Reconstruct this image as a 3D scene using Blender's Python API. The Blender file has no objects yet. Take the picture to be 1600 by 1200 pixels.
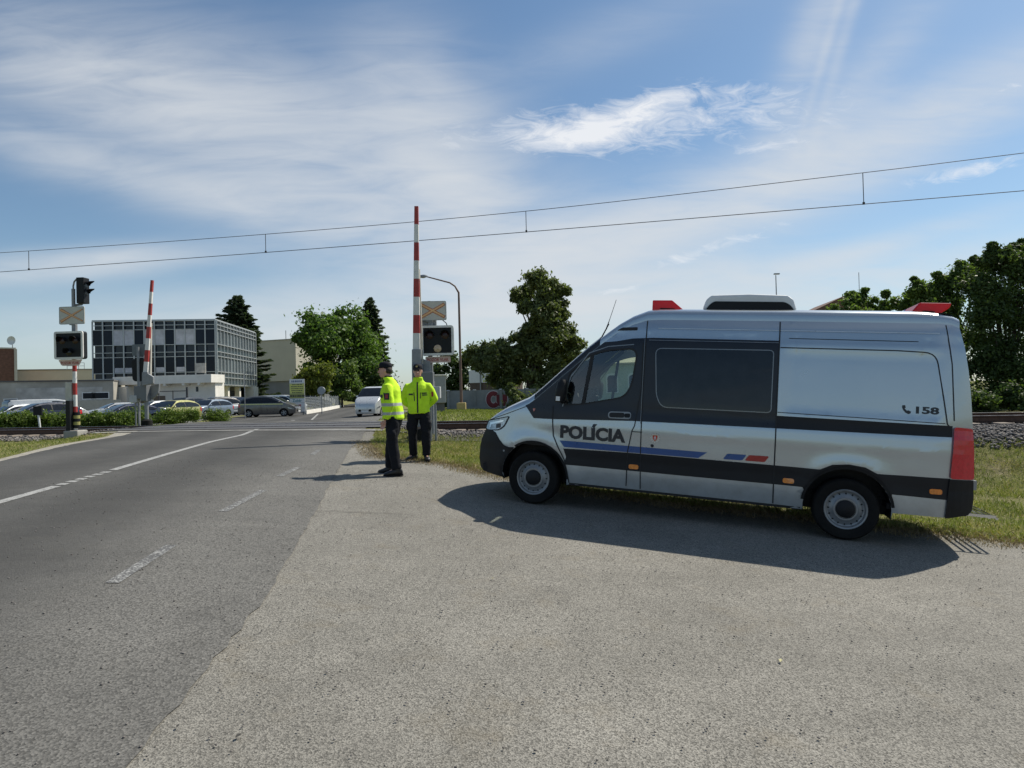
import bpy, bmesh, math, random
import numpy as np
from mathutils import Vector, Matrix, Quaternion
random.seed(7); RNG = np.random.default_rng(7)
SC = bpy.context.scene
COL = SC.collection
# ------------------------------------------------------------------ camera frame
F = 1000.0; CZ = 1.45
def nrm(v):
    l = math.sqrt(sum(a*a for a in v)); return tuple(a/l for a in v)
def dot(a, b): return sum(x*y for x, y in zip(a, b))
def crs(a, b): return (a[1]*b[2]-a[2]*b[1], a[2]*b[0]-a[0]*b[2], a[0]*b[1]-a[1]*b[0])
U_ = nrm((-.025, 1, -.013)); fw = (0, 0, -1); _d = dot(fw, U_)
Y_ = nrm(tuple(fw[i]-_d*U_[i] for i in range(3))); X_ = crs(Y_, U_)
CAMROT = Matrix(((X_[0], X_[1], X_[2]), (Y_[0], Y_[1], Y_[2]), (U_[0], U_[1], U_[2])))
cam_d = bpy.data.cameras.new('camera'); cam = bpy.data.objects.new('camera', cam_d); COL.objects.link(cam)
cam_d.sensor_width = 36; cam_d.lens = 22.5; cam_d.clip_end = 5000; cam_d.clip_start = .05
cam.matrix_world = Matrix.Translation((0, 0, CZ)) @ CAMROT.to_4x4()
SC.camera = cam
SC.view_settings.view_transform = 'Standard'; SC.view_settings.look = 'None'
SC.view_settings.exposure = 0.20; SC.view_settings.gamma = 1
SC.render.engine = 'CYCLES'
SC.render.resolution_x = 1024; SC.render.resolution_y = 768

def ray(px, py):
    v = ((px-800)/F, -(py-600)/F, -1.)
    return (dot(v, X_), dot(v, Y_), dot(v, U_))
def W(px, py, Y):
    r = ray(px, py); t = Y/r[1]; return Vector((r[0]*t, Y, CZ+r[2]*t))
def ss(e0, e1, x):
    t = min(1, max(0, (x-e0)/(e1-e0))); return t*t*(3-2*t)
def smin(a, b, k):
    h = max(k-abs(a-b), 0)/k; return min(a, b)-h*h*k/4
def smax(a, b, k): return -smin(-a, -b, k)
def T(x, y): return (x+16)*.2124+(y-21.3)*.9772      # signed distance from the track axis
def roadmask(x): return ss(-14, -11.8, x)*(1-ss(-3.2, -1.5, x))
def H(x, y):
    t = T(x, y)
    z = -.0725*x+.0235*y-.208
    z = smin(z, .55-.22*ss(-10.5, -14, x), .3); z = smax(z, -.5, .2)
    if z < .28: z += (.28-z)*ss(-5, -2.0, t)
    zt = .42+.19*roadmask(x)
    z += (zt-z)*ss(-3.2, -1.7, t)
    return z*(1-ss(3.2, 14+30*ss(-8, -4, x+max(0, y-44)*.25), t))
def G(px, py):
    r = ray(px, py); a = prev = .5
    while a < 900:
        if CZ+r[2]*a < H(r[0]*a, r[1]*a):
            lo, hi = prev, a
            for _ in range(28):
                m = (lo+hi)/2
                if CZ+r[2]*m < H(r[0]*m, r[1]*m): hi = m
                else: lo = m
            return Vector((r[0]*hi, r[1]*hi, CZ+r[2]*hi))
        prev = a; a *= 1.008
    return Vector((r[0]*900, 900, 0))

# ------------------------------------------------------------------ node helpers
class NT:
    def __init__(s, tree): s.t = tree; s.n = tree.nodes; s.l = tree.links
    def new(s, typ, **kw):
        n = s.n.new(typ)
        for k, v in kw.items(): setattr(n, k, v)
        return n
    def put(s, sock, v):
        if isinstance(v, bpy.types.NodeSocket): s.l.new(v, sock)
        elif v is not None: sock.default_value = v
    def math(s, op, a, b=None, c=None, clamp=False):
        n = s.new('ShaderNodeMath', operation=op, use_clamp=clamp)
        s.put(n.inputs[0], a); s.put(n.inputs[1], b)
        if c is not None: s.put(n.inputs[2], c)
        return n.outputs[0]
    def mix(s, f, a, b, mode='MIX'):
        n = s.new('ShaderNodeMix', data_type='RGBA', blend_type=mode)
        s.put(n.inputs[0], f); s.put(n.inputs[6], a); s.put(n.inputs[7], b)
        return n.outputs[2]
    def noise(s, vec, scale, detail=4, rough=.5, dist=0):
        n = s.new('ShaderNodeTexNoise'); s.put(n.inputs['Vector'], vec)
        n.inputs['Scale'].default_value = scale; n.inputs['Detail'].default_value = detail
        n.inputs['Roughness'].default_value = rough; n.inputs['Distortion'].default_value = dist
        return n.outputs[0]
    def voro(s, vec, scale, feature='F1', out=0):
        n = s.new('ShaderNodeTexVoronoi', feature=feature); s.put(n.inputs['Vector'], vec)
        n.inputs['Scale'].default_value = scale
        return n.outputs[out]
    def ramp(s, f, stops):
        n = s.new('ShaderNodeValToRGB'); s.put(n.inputs[0], f)
        e = n.color_ramp.elements
        while len(e) < len(stops): e.new(.5)
        for i, (p, c) in enumerate(stops):
            e[i].position = p; e[i].color = c if len(c) == 4 else (*c, 1)
        return n.outputs[0]
    def mr(s, v, a, b, c=0., d=1., smooth=False):
        n = s.new('ShaderNodeMapRange'); n.interpolation_type = 'SMOOTHSTEP' if smooth else 'LINEAR'
        s.put(n.inputs[0], v); s.put(n.inputs[1], a); s.put(n.inputs[2], b); s.put(n.inputs[3], c); s.put(n.inputs[4], d)
        return n.outputs[0]
    def mapping(s, vec, scale=(1, 1, 1), rot=(0, 0, 0), loc=(0, 0, 0)):
        n = s.new('ShaderNodeMapping'); s.put(n.inputs[0], vec)
        n.inputs['Scale'].default_value = scale; n.inputs['Rotation'].default_value = rot; n.inputs['Location'].default_value = loc
        return n.outputs[0]
def c4(c): return (c[0], c[1], c[2], 1)

# ------------------------------------------------------------------ world and sun
SUN_AZ = math.radians(54); SUN_EL = math.radians(50)
SUNV = Vector((math.sin(SUN_AZ)*math.cos(SUN_EL), math.cos(SUN_AZ)*math.cos(SUN_EL), math.sin(SUN_EL)))
world = bpy.data.worlds.new('World'); SC.world = world; world.use_nodes = True
wt = NT(world.node_tree); wt.n.clear()
sky = wt.new('ShaderNodeTexSky', sky_type='NISHITA'); sky.sun_disc = False
sky.sun_elevation = SUN_EL; sky.sun_rotation = SUN_AZ; sky.air_density = 1.0; sky.dust_density = .6; sky.ozone_density = 2.0
tc = wt.new('ShaderNodeTexCoord').outputs['Generated']
sep = wt.new('ShaderNodeSeparateXYZ'); wt.put(sep.inputs[0], tc)
dx, dy, dz = sep.outputs
zz = wt.math('ADD', wt.math('MAXIMUM', dz, 0.0), .12)
comb = wt.new('ShaderNodeCombineXYZ'); wt.put(comb.inputs[0], wt.math('DIVIDE', dx, zz)); wt.put(comb.inputs[1], wt.math('DIVIDE', dy, zz))
pl = comb.outputs[0]                      # a flat cloud layer seen from the ground
yy = wt.math('MAXIMUM', dy, .05)
u = wt.math('DIVIDE', dx, yy); v = wt.math('DIVIDE', dz, yy); front = wt.mr(dy, .05, .3)
def lobe(cx, cy, ang, rx, ry, p=1.0):
    a = math.radians(ang); ca, sa = math.cos(a), math.sin(a)
    ux = wt.math('SUBTRACT', u, cx); vy = wt.math('SUBTRACT', v, cy)
    e1 = wt.math('ADD', wt.math('MULTIPLY', ux, ca/rx), wt.math('MULTIPLY', vy, sa/rx))
    e2 = wt.math('ADD', wt.math('MULTIPLY', ux, -sa/ry), wt.math('MULTIPLY', vy, ca/ry))
    r2 = wt.math('ADD', wt.math('MULTIPLY', e1, e1), wt.math('MULTIPLY', e2, e2))
    return wt.math('MULTIPLY', wt.math('EXPONENT', wt.math('MULTIPLY', r2, -1.0)), p)
def su(x, y): return ((x-800)/1000, (613-y)/1000)
veil = None
for (x, y, ang, rx, ry, p) in [(400, 180, -20, .44, .11, .66), (700, 220, -62, .18, .09, .60), (640, 350, -14, .26, .08, .50), (200, 120, -12, .26, .06, .40), (1110, 325, 20, .34, .055, .72), (1450, 215, 24, .30, .055, .60), (1350, 150, 50, .20, .04, .28), (1290, 60, 66, .20, .035, .40), (1345, 40, 72, .18, .010, .25), (1315, 60, 72, .18, .008, .25), (860, 395, 8, .30, .045, .45),
                            (110, 395, 3, .20, .022, .75), (300, 290, -14, .30, .03, .30), (1180, 470, 6, .6, .05, .60), (560, 490, 2, .7, .055, .55), (1330, 410, 14, .22, .016, .45), (1000, 435, 3, .22, .012, .40), (180, 240, -16, .3, .03, .30), (760, 490, 4, .3, .03, .4), (950, 60, 20, .2, .04, .15)]:
    cu, cv = su(x, y); l = lobe(cu, cv, ang, rx, ry, p)
    veil = l if veil is None else wt.math('ADD', veil, l)
uvc = wt.new('ShaderNodeCombineXYZ'); wt.put(uvc.inputs[0], u); wt.put(uvc.inputs[1], v)
uv = uvc.outputs[0]
n1 = wt.noise(wt.mapping(uv, (1.3, 4.6, 1), (0, 0, math.radians(20))), 1.7, 7, .54, 1.0)
n2 = wt.noise(wt.mapping(uv, (2.2, 11, 1), (0, 0, math.radians(-24))), 2.4, 7, .56, .9)
n3 = wt.noise(wt.mapping(pl, (.5, .9, 1)), 1.1, 6, .55, .5)
tex = wt.mr(wt.math('ADD', wt.math('MULTIPLY', n1, .55), wt.math('MULTIPLY', n2, .45)), .34, .68, .30, 1.25)
veil = wt.math('MULTIPLY', wt.math('MULTIPLY', veil, tex), front)
back = wt.math('MULTIPLY', wt.mr(n3, .48, .75, 0, .55), wt.math('SUBTRACT', 1.0, front))
puff = None
for (x, y, ang, rx, ry, p) in [(1020, 195, 3, .25, .036, 1.2), (900, 215, -4, .10, .018, .9), (1120, 150, 4, .09, .010, .7), (1010, 175, 22, .10, .020, .8), (1120, 395, 16, .12, .010, .75), (1215, 238, 8, .06, .008, .6), (1545, 280, 12, .10, .012, .9), (960, 458, 5, .06, .005, .7), (1550, 178, 25, .04, .008, .5), (1600, 150, 20, .05, .008, .3), (935, 205, -50, .03, .03, .5)]:
    cu, cv = su(x, y); l = lobe(cu, cv, ang, rx, ry, p)
    puff = l if puff is None else wt.math('ADD', puff, l)
n4 = wt.noise(wt.mapping(uv, (7, 20, 1), (0, 0, math.radians(-14))), 2.0, 9, .68, 1.0)
puff = wt.math('MULTIPLY', wt.mr(wt.math('SUBTRACT', wt.math('ADD', puff, wt.math('MULTIPLY', n4, 3.8)), 2.25), .0, 1.7, 0, .88), wt.math('MULTIPLY', front, wt.mr(puff, .05, .35)))
hor = wt.math('POWER', wt.math('SUBTRACT', 1.0, wt.math('MAXIMUM', dz, 0.0)), 9.0)
dens = wt.math('MULTIPLY', wt.math('SUBTRACT', 1.0, wt.math('EXPONENT', wt.math('MULTIPLY', wt.math('ADD', wt.math('ADD', veil, back), wt.math('MULTIPLY', hor, .26)), -1.75))), .97)
skyc = wt.mix(1.0, sky.outputs[0], (.84, .99, 1.03, 1), 'MULTIPLY')
base = wt.mix(dens, skyc, (6.9, 7.2, 7.5, 1))
col = wt.mix(puff, base, (9.0, 9.1, 9.3, 1))
bg = wt.new('ShaderNodeBackground'); wt.put(bg.inputs[0], col); bg.inputs[1].default_value = .088
wo = wt.new('ShaderNodeOutputWorld'); wt.l.new(bg.outputs[0], wo.inputs[0])
world.cycles.sampling_method = 'MANUAL'; world.cycles.sample_map_resolution = 512
sl = bpy.data.lights.new('sun', 'SUN'); sl.energy = 4.7; sl.angle = math.radians(.53); sl.color = (1, .935, .82)
sun = bpy.data.objects.new('sun', sl); COL.objects.link(sun); sun.rotation_euler = SUNV.to_track_quat('Z', 'Y').to_euler()
sun.location = (20, 10, 30)

# ------------------------------------------------------------------ materials
MATS = {}
def newmat(name):
    m = bpy.data.materials.new(name); m.use_nodes = True
    t = NT(m.node_tree); b = t.n['Principled BSDF']; return m, t, b
def mat(name, col, rough=.6, metal=0., var=.08, scale=6., spec=.5, coat=0., bump=0., bscale=40., dirt=0.):
    """plain surface with a little procedural wear"""
    if name in MATS: return MATS[name]
    m, t, b = newmat(name)
    co = t.new('ShaderNodeTexCoord').outputs['Object']
    n = t.noise(co, scale, 5, .6)
    lo = tuple(c*(1-var) for c in col); hi = tuple(min(1, c*(1+var)) for c in col)
    c = t.ramp(n, [(.3, lo), (.7, hi)])
    if dirt:
        n2 = t.noise(co, scale*.37, 6, .7); c = t.mix(t.mr(n2, .45, .75, 0, dirt), c, (.16, .14, .11, 1))
    t.put(b.inputs['Base Color'], c)
    t.put(b.inputs['Roughness'], t.mr(n, .3, .7, max(.02, rough-.05), min(1, rough+.05)))
    b.inputs['Metallic'].default_value = metal; b.inputs['Specular IOR Level'].default_value = spec
    b.inputs['Coat Weight'].default_value = coat; b.inputs['Coat Roughness'].default_value = .05
    if bump:
        bn = t.new('ShaderNodeBump'); t.put(bn.inputs['Height'], t.noise(co, bscale, 4, .6)); bn.inputs['Strength'].default_value = bump; bn.inputs['Distance'].default_value = .01
        t.put(b.inputs['Normal'], bn.outputs[0])
    MATS[name] = m; return m
def glass_mat(name, tint, alpha):
    m, t, b = newmat(name); t.n.remove(b)
    fr = t.new('ShaderNodeFresnel'); fr.inputs[0].default_value = 1.5
    tr = t.new('ShaderNodeBsdfTransparent'); tr.inputs[0].default_value = (*tint, 1)
    gl = t.new('ShaderNodeBsdfGlossy'); gl.inputs['Roughness'].default_value = .03; gl.inputs[0].default_value = (.9, .93, .95, 1)
    mx = t.new('ShaderNodeMixShader'); t.put(mx.inputs[0], t.math('ADD', fr.outputs[0], alpha)); t.l.new(tr.outputs[0], mx.inputs[1]); t.l.new(gl.outputs[0], mx.inputs[2])
    t.l.new(mx.outputs[0], t.n['Material Output'].inputs[0]); MATS[name] = m; return m
def leaf_mat(name, dark, light, trans=.35, scale=.6):
    m, t, b = newmat(name); t.n.remove(b)
    g = t.new('ShaderNodeNewGeometry'); co = t.new('ShaderNodeTexCoord').outputs['Object']
    n = t.noise(co, scale, 3, .5)
    f = t.math('ADD', t.math('MULTIPLY', g.outputs['Random Per Island'], .55), t.mr(n, .3, .7, 0, .45))
    c = t.ramp(f, [(0.0, dark), (1.0, light)])
    d = t.new('ShaderNodeBsdfPrincipled'); t.put(d.inputs['Base Color'], c); d.inputs['Roughness'].default_value = .55; d.inputs['Specular IOR Level'].default_value = .3
    tl = t.new('ShaderNodeBsdfTranslucent'); t.put(tl.inputs[0], t.mix(1.0, c, (1.0, 1.15, .5, 1), 'MULTIPLY'))
    mx = t.new('ShaderNodeMixShader'); mx.inputs[0].default_value = trans; t.l.new(d.outputs[0], mx.inputs[1]); t.l.new(tl.outputs[0], mx.inputs[2])
    t.l.new(mx.outputs[0], t.n['Material Output'].inputs[0]); MATS[name] = m; return m

# ------------------------------------------------------------------ object helpers
def link(name, me, mt, parent=None, smooth=False):
    o = bpy.data.objects.new(name, me); COL.objects.link(o)
    for m in (mt if isinstance(mt, (list, tuple)) else [mt]): me.materials.append(m)
    if parent: o.parent = parent
    if smooth and len(me.polygons): me.polygons.foreach_set('use_smooth', [True]*len(me.polygons))
    return o
def tag(o, label=None, cat=None, group=None, kind=None):
    if label: o['label'] = label
    if cat: o['category'] = cat
    if group: o['group'] = group
    if kind: o['kind'] = kind
    return o
def empty(name, loc=(0, 0, 0), rz=0, label=None, cat=None, group=None):
    o = bpy.data.objects.new(name, None); COL.objects.link(o); o.location = loc; o.rotation_euler = (0, 0, rz); o.empty_display_size = .3
    return tag(o, label, cat, group)
class MB:
    def __init__(s): s.v = []; s.f = []; s.mi = []; s.M = None
    def add(s, vs, fs, mi=0):
        o = len(s.v)
        for p in vs:
            p = Vector(p)
            if s.M is not None: p = s.M @ p
            s.v.append(tuple(p))
        for f in fs: s.f.append(tuple(i+o for i in f)); s.mi.append(mi)
        return s
    def box(s, c, d, mi=0, rz=0):
        x, y, z = (k/2 for k in d); ca, sa = math.cos(rz), math.sin(rz)
        vs = []
        for k in (-z, z):
            for i, j in ((-x, -y), (x, -y), (x, y), (-x, y)): vs.append((c[0]+i*ca-j*sa, c[1]+i*sa+j*ca, c[2]+k))
        return s.add(vs, [(3, 2, 1, 0), (4, 5, 6, 7), (0, 1, 5, 4), (1, 2, 6, 5), (2, 3, 7, 6), (3, 0, 4, 7)], mi)
    def tube(s, pts, r, n=8, mi=0, cap=True, flat=1.0):
        pts = [Vector(p) for p in pts]; rs = r if isinstance(r, (list, tuple)) else [r]*len(pts)
        vs = []; prev = None
        for i, p in enumerate(pts):
            d = (pts[min(i+1, len(pts)-1)]-pts[max(i-1, 0)]).normalized()
            if prev is None:
                a = Vector((0, 0, 1)) if abs(d.z) < .9 else Vector((0, 1, 0)); e = d.cross(a).normalized()
            else: e = (prev-d*prev.dot(d)).normalized()
            prev = e; g = d.cross(e)
            for k in range(n):
                t = 2*math.pi*k/n; vs.append(p+e*(math.cos(t)*rs[i])+g*(math.sin(t)*rs[i]*flat))
        fs = []
        for i in range(len(pts)-1):
            for k in range(n): fs.append((i*n+k, i*n+(k+1) % n, (i+1)*n+(k+1) % n, (i+1)*n+k))
        if cap: fs.append(tuple(range(n))[::-1]); fs.append(tuple((len(pts)-1)*n+k for k in range(n)))
        return s.add(vs, fs, mi)
    def rings(s, rings, cap=True, mi=0, closed=True):
        n = len(rings[0]); vs = [p for r in rings for p in r]; fs = []
        for i in range(len(rings)-1):
            for k in range(n if closed else n-1): fs.append((i*n+k, i*n+(k+1) % n, (i+1)*n+(k+1) % n, (i+1)*n+k))
        if cap: fs.append(tuple(range(n))[::-1]); fs.append(tuple((len(rings)-1)*n+k for k in range(n)))
        return s.add(vs, fs, mi)
    def stack(s, secs, n=20, mi=0, p=1.0):
        """secs: (cx,cy,z,rx,ry) ellipses stacked upward"""
        R = []
        for cx, cy, z, rx, ry in secs:
            R.append([(cx+rx*math.copysign(abs(math.cos(t))**p, math.cos(t)), cy+ry*math.copysign(abs(math.sin(t))**p, math.sin(t)), z) for t in (2*math.pi*k/n for k in range(n))])
        return s.rings(R, mi=mi)
    def ball(s, c, r, n=14, mi=0):
        rx, ry, rz = r if isinstance(r, (tuple, list)) else (r, r, r)
        R = []
        for i in range(1, n//2*2//2+4):
            a = math.pi*i/(n//2+4)
            if a >= math.pi: break
            R.append([(c[0]+rx*math.sin(a)*math.cos(t), c[1]+ry*math.sin(a)*math.sin(t), c[2]-rz*math.cos(a)) for t in (2*math.pi*k/n for k in range(n))])
        return s.rings(R, mi=mi)
    def lathe(s, prof, c=(0, 0, 0), axis='Y', n=32, mi=0, closed=False):
        """prof: (r, h) along the axis"""
        R = []
        for k in range(n):
            t = 2*math.pi*k/n; row = []
            for r, h in prof:
                a, b = r*math.cos(t), r*math.sin(t)
                row.append({'Y': (c[0]+a, c[1]+h, c[2]+b), 'Z': (c[0]+a, c[1]+b, c[2]+h), 'X': (c[0]+h, c[1]+a, c[2]+b)}[axis])
            R.append(row)
        m = len(prof); vs = [p for r in R for p in r]; fs = []
        for k in range(n):
            for j in range(m if closed else m-1):
                j2 = (j+1) % m; k2 = (k+1) % n; fs.append((k*m+j, k*m+j2, k2*m+j2, k2*m+j))
        return s.add(vs, fs, mi)
    def prism(s, poly, y0, y1, mi=0):
        """poly in (x,z) extruded along y"""
        n = len(poly); vs = [(x, y0, z) for x, z in poly]+[(x, y1, z) for x, z in poly]
        fs = [tuple(range(n)), tuple(range(n, 2*n))[::-1]]+[(i, n+i, n+(i+1) % n, (i+1) % n) for i in range(n)]
        return s.add(vs, fs, mi)
    def build(s, name, mt, parent=None, smooth=False, bevel=0., auto=None):
        me = bpy.data.meshes.new(name); me.from_pydata(s.v, [], s.f)
        if any(s.mi): me.polygons.foreach_set('material_index', s.mi)
        bm = bmesh.new(); bm.from_mesh(me); bmesh.ops.recalc_face_normals(bm, faces=bm.faces); bm.to_mesh(me); bm.free()
        o = link(name, me, mt, parent, smooth or auto is not None)
        if auto is not None: me.set_sharp_from_angle(angle=math.radians(auto))
        if bevel:
            b = o.modifiers.new('bevel', 'BEVEL'); b.width = bevel; b.segments = 2; b.limit_method = 'ANGLE'
        return o
def np_mesh(name, V, Fq, mt, parent=None, smooth=False):
    """V (N,3), Fq (M,k) arrays"""
    me = bpy.data.meshes.new(name); k = Fq.shape[1]
    me.vertices.add(len(V)); me.vertices.foreach_set('co', np.asarray(V, np.float32).ravel())
    me.loops.add(Fq.size); me.loops.foreach_set('vertex_index', Fq.astype(np.int32).ravel())
    me.polygons.add(len(Fq)); me.polygons.foreach_set('loop_start', np.arange(0, Fq.size, k, dtype=np.int32))
    me.update(calc_edges=True); me.validate()
    return link(name, me, mt, parent, smooth)
def copy_tree(o, parent=None):
    c = o.copy(); COL.objects.link(c)
    if parent: c.parent = parent
    for ch in list(o.children): copy_tree(ch, c)
    return c
def dup(o, loc, rz=0, label=None):
    c = copy_tree(o); c.location = loc; c.rotation_euler = (0, 0, rz)
    if label: c['label'] = label
    return c
def inpoly(x, y, P):
    c = False; j = len(P)-1
    for i in range(len(P)):
        if (P[i][1] > y) != (P[j][1] > y) and x < (P[j][0]-P[i][0])*(y-P[i][1])/(P[j][1]-P[i][1])+P[i][0]: c = not c
        j = i
    return c
def sheet(name, poly, off, mt, dx=.5, holes=(), kind='structure', box=None):
    """a polygon in plan laid over the ground at height off"""
    bm = bmesh.new()
    for P in [poly]+list(holes):
        vs = [bm.verts.new((x, y, 0)) for x, y in P]
        for i in range(len(vs)): bm.edges.new((vs[i], vs[(i+1) % len(vs)]))
    bmesh.ops.triangle_fill(bm, use_beauty=True, edges=bm.edges[:])
    xs = [v.co.x for v in bm.verts]; ys = [v.co.y for v in bm.verts]
    lim = 40
    def lines(a, b):
        L = []; k = math.ceil(max(a, -lim)/dx)*dx
        while k < min(b, lim+20): L.append(k); k += dx
        return L
    for k in lines(min(xs), max(xs)): bmesh.ops.bisect_plane(bm, geom=bm.verts[:]+bm.edges[:]+bm.faces[:], plane_co=(k, 0, 0), plane_no=(1, 0, 0))
    for k in lines(min(ys), max(ys)): bmesh.ops.bisect_plane(bm, geom=bm.verts[:]+bm.edges[:]+bm.faces[:], plane_co=(0, k, 0), plane_no=(0, 1, 0))
    for v in bm.verts: v.co.z = H(v.co.x, v.co.y)+off
    for f in bm.faces:
        f.normal_update()
        if f.normal.z < 0: f.normal_flip()
    bmesh.ops.triangulate(bm, faces=[f for f in bm.faces if len(f.verts) > 4])
    me = bpy.data.meshes.new(name); bm.to_mesh(me); bm.free()
    o = link(name, me, mt, None, True)
    if kind: o['kind'] = kind
    return o
def ribbon(name, pts, w, off, mt, step=.3, kind='structure', parent=None, build=True, mb=None):
    """strip of width w along plan points"""
    P = []
    for a, b in zip(pts[:-1], pts[1:]):
        a = Vector(a[:2]); b = Vector(b[:2]); n = max(1, int((b-a).length/step))
        for i in range(n): P.append(a.lerp(b, i/n))
    P.append(Vector(pts[-1][:2])); mb = mb or MB(); V = []
    for i, p in enumerate(P):
        d = (P[min(i+1, len(P)-1)]-P[max(i-1, 0)]).normalized(); n = Vector((-d.y, d.x))*w/2
        for q in (p+n, p-n): V.append((q.x, q.y, H(q.x, q.y)+off))
    mb.add(V, [(2*i+1, 2*i+3, 2*i+2, 2*i) for i in range(len(P)-1)])
    if not build: return mb
    o = mb.build(name, mt, parent)
    if kind: o['kind'] = kind
    return o
# ------------------------------------------------------------------ ground, road, apron
def asphalt(name, dark, light, chip, chips=95., tracks=False, stain=.25, patchy=.3, tint=(.16,.13,.09)):
    m, t, b = newmat(name); co = t.new('ShaderNodeTexCoord').outputs['Object']
    vc = t.voro(co, chips, out=1); s = t.new('ShaderNodeSeparateColor'); t.put(s.inputs[0], vc); rnd = s.outputs[0]
    fine = t.noise(co, 60, 3, .7); mid = t.noise(co, 3.5, 6, .65); big = t.noise(co, .45, 5, .6)
    f = t.math('ADD', t.math('MULTIPLY', mid, .45), t.math('MULTIPLY', big, .55))
    base = t.mix(t.mr(f, .35, .65), c4(dark), c4(light))
    if tracks:
        sp = t.new('ShaderNodeSeparateXYZ'); t.put(sp.inputs[0], co)
        a = t.math('ADD', sp.outputs[0], t.math('MULTIPLY', sp.outputs[1], .155))
        a = t.math('ADD', a, t.math('MULTIPLY', t.math('SUBTRACT', big, .5), .5))
        sm = t.mr(a, -1.9, -3.0, 0, 1, True)          # smooth worn lane on the left, chippings on the right
        w = t.math('ADD', t.math('MULTIPLY', t.math('COSINE', t.math('MULTIPLY', a, 3.5)), .5), .5)
        dk = t.math('MULTIPLY', t.math('MULTIPLY', w, .50), sm)
        base = t.mix(t.math('MULTIPLY', t.math('SUBTRACT', 1., sm), .55), base, c4([light[0]*1.75, light[1]*1.74, light[2]*1.70]))
        base = t.mix(dk, base, c4([x*.55 for x in dark]))
        amt = t.mr(sm, 0, 1, 1.0, .35)
    else: amt = 1.0
    k = t.math('MULTIPLY', t.math('SUBTRACT', rnd, .5), t.math('MULTIPLY', amt, chip) if tracks else chip)
    k = t.math('ADD', t.math('ADD', k, t.math('MULTIPLY', t.math('SUBTRACT', fine, .5), .5*chip)), 1.0)
    kk = t.new('ShaderNodeCombineColor'); [t.put(kk.inputs[i], k) for i in range(3)]
    c = t.mix(1.0, base, kk.outputs[0], 'MULTIPLY')
    st = t.noise(co, .9, 7, .7, .6)
    c = t.mix(t.mr(st, .56, .72, 0, stain), c, c4([x*.45 for x in dark]))
    st2 = t.noise(t.mapping(co, loc=(7, 3, 0)), 1.7, 6, .7)
    c = t.mix(t.mr(st2, .55, .75, 0, patchy), c, c4(tint))
    w1 = t.noise(t.mapping(co, (.35, 1.1, 1), (0, 0, .25), (3, 1, 0)), .8, 5, .6, .8); c = t.mix(t.mr(w1, .42, .62, .0, .20), c, c4([x*.62 for x in dark]))
    w2 = t.noise(t.mapping(co, loc=(1, 8, 0)), 6.5, 5, .75); c = t.mix(t.mr(w2, .60, .72, 0, .30), c, c4([x*.5 for x in dark]))
    t.put(b.inputs['Base Color'], c); b.inputs['Roughness'].default_value = .85; b.inputs['Specular IOR Level'].default_value = .25
    bn = t.new('ShaderNodeBump'); t.put(bn.inputs['Height'], t.math('ADD', t.voro(co, chips), t.math('MULTIPLY', fine, .5))); bn.inputs['Strength'].default_value = .5; bn.inputs['Distance'].default_value = .006
    t.put(b.inputs['Normal'], bn.outputs[0]); return m
M_road = asphalt('road_asphalt', (.072, .071, .067), (.105, .102, .095), .9, 95, True, .35, .15, (.13, .12, .095))
M_apron = asphalt('apron_chippings', (.168, .160, .140), (.232, .221, .194), 1.15, 140, False, .16, .45, (.185, .155, .105))
M_lot = asphalt('lot_asphalt', (.12, .12, .115), (.17, .165, .155), .4, 40)
def ground_mat():
    m, t, b = newmat('ground_grass'); co = t.new('ShaderNodeTexCoord').outputs['Object']
    a = t.noise(co, .8, 6, .7); f = t.noise(co, 14, 6, .75); g = t.noise(t.mapping(co, (1, 1, 1), loc=(3, 9, 0)), .35, 4, .6); h = t.noise(co, 45, 4, .8)
    c = t.ramp(t.math('ADD', t.math('MULTIPLY', f, .6), t.math('MULTIPLY', h, .4)), [(.32, (.07, .085, .025)), (.5, (.17, .18, .06)), (.68, (.32, .28, .13))])
    c2 = t.ramp(f, [(.3, (.16, .13, .08)), (.7, (.34, .29, .18))])
    c = t.mix(t.mr(a, .48, .66, 0, .8), c, c2)
    t.put(b.inputs['Base Color'], c); b.inputs['Roughness'].default_value = .95; b.inputs['Specular IOR Level'].default_value = .1
    bn = t.new('ShaderNodeBump'); t.put(bn.inputs['Height'], t.math('ADD', f, h)); bn.inputs['Strength'].default_value = .8; bn.inputs['Distance'].default_value = .04
    t.put(b.inputs['Normal'], bn.outputs[0]); return m
M_ground = ground_mat()
def geo(a, b, n): return [a*(b/a)**(i/n) for i in range(1, n+1)]
gx = [-k for k in geo(45, 2500, 22)][::-1]+[i*.5 for i in range(-90, 91)]+geo(45, 2500, 22)
gy = [-k for k in geo(12, 800, 14)][::-1]+[i*.5 for i in range(-24, 131)]+geo(65, 3500, 24)
V = np.array([(x, y, H(x, y)) for y in gy for x in gx]); nx = len(gx)
Fq = np.array([(j*nx+i, j*nx+i+1, (j+1)*nx+i+1, (j+1)*nx+i) for j in range(len(gy)-1) for i in range(nx-1)])
tag(np_mesh('ground', V, Fq, M_ground, smooth=True), kind='structure')
_rp = [G(*q) for q in ((200, 1200), (310, 1065), (420, 930), (474, 836), (515, 760), (548, 702))]
_rr = [(p.x, p.y) for p in _rp]
road_right = [(_rr[0][0]+.55, -10), (_rr[0][0]+.12, 0)]+_rr+[(-3.75, 16.2), (-3.9, 17.2), (-4.0, 18.2), (-4.6, 22), (-5.6, 32), (-6.9, 44), (-12, 70), (-20, 110), (-40, 200)]
road_left = [(-45, 200), (-28, 107), (-24.2, 63), (-21.6, 47.4), (-17, 35), (-13.6, 26), (-11.6, 21.5), (-10.6, 18), (-9.6, 14), (-8.3, 10.2), (-7.9, 5), (-7.7, 0), (-7.4, -10)]
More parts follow.
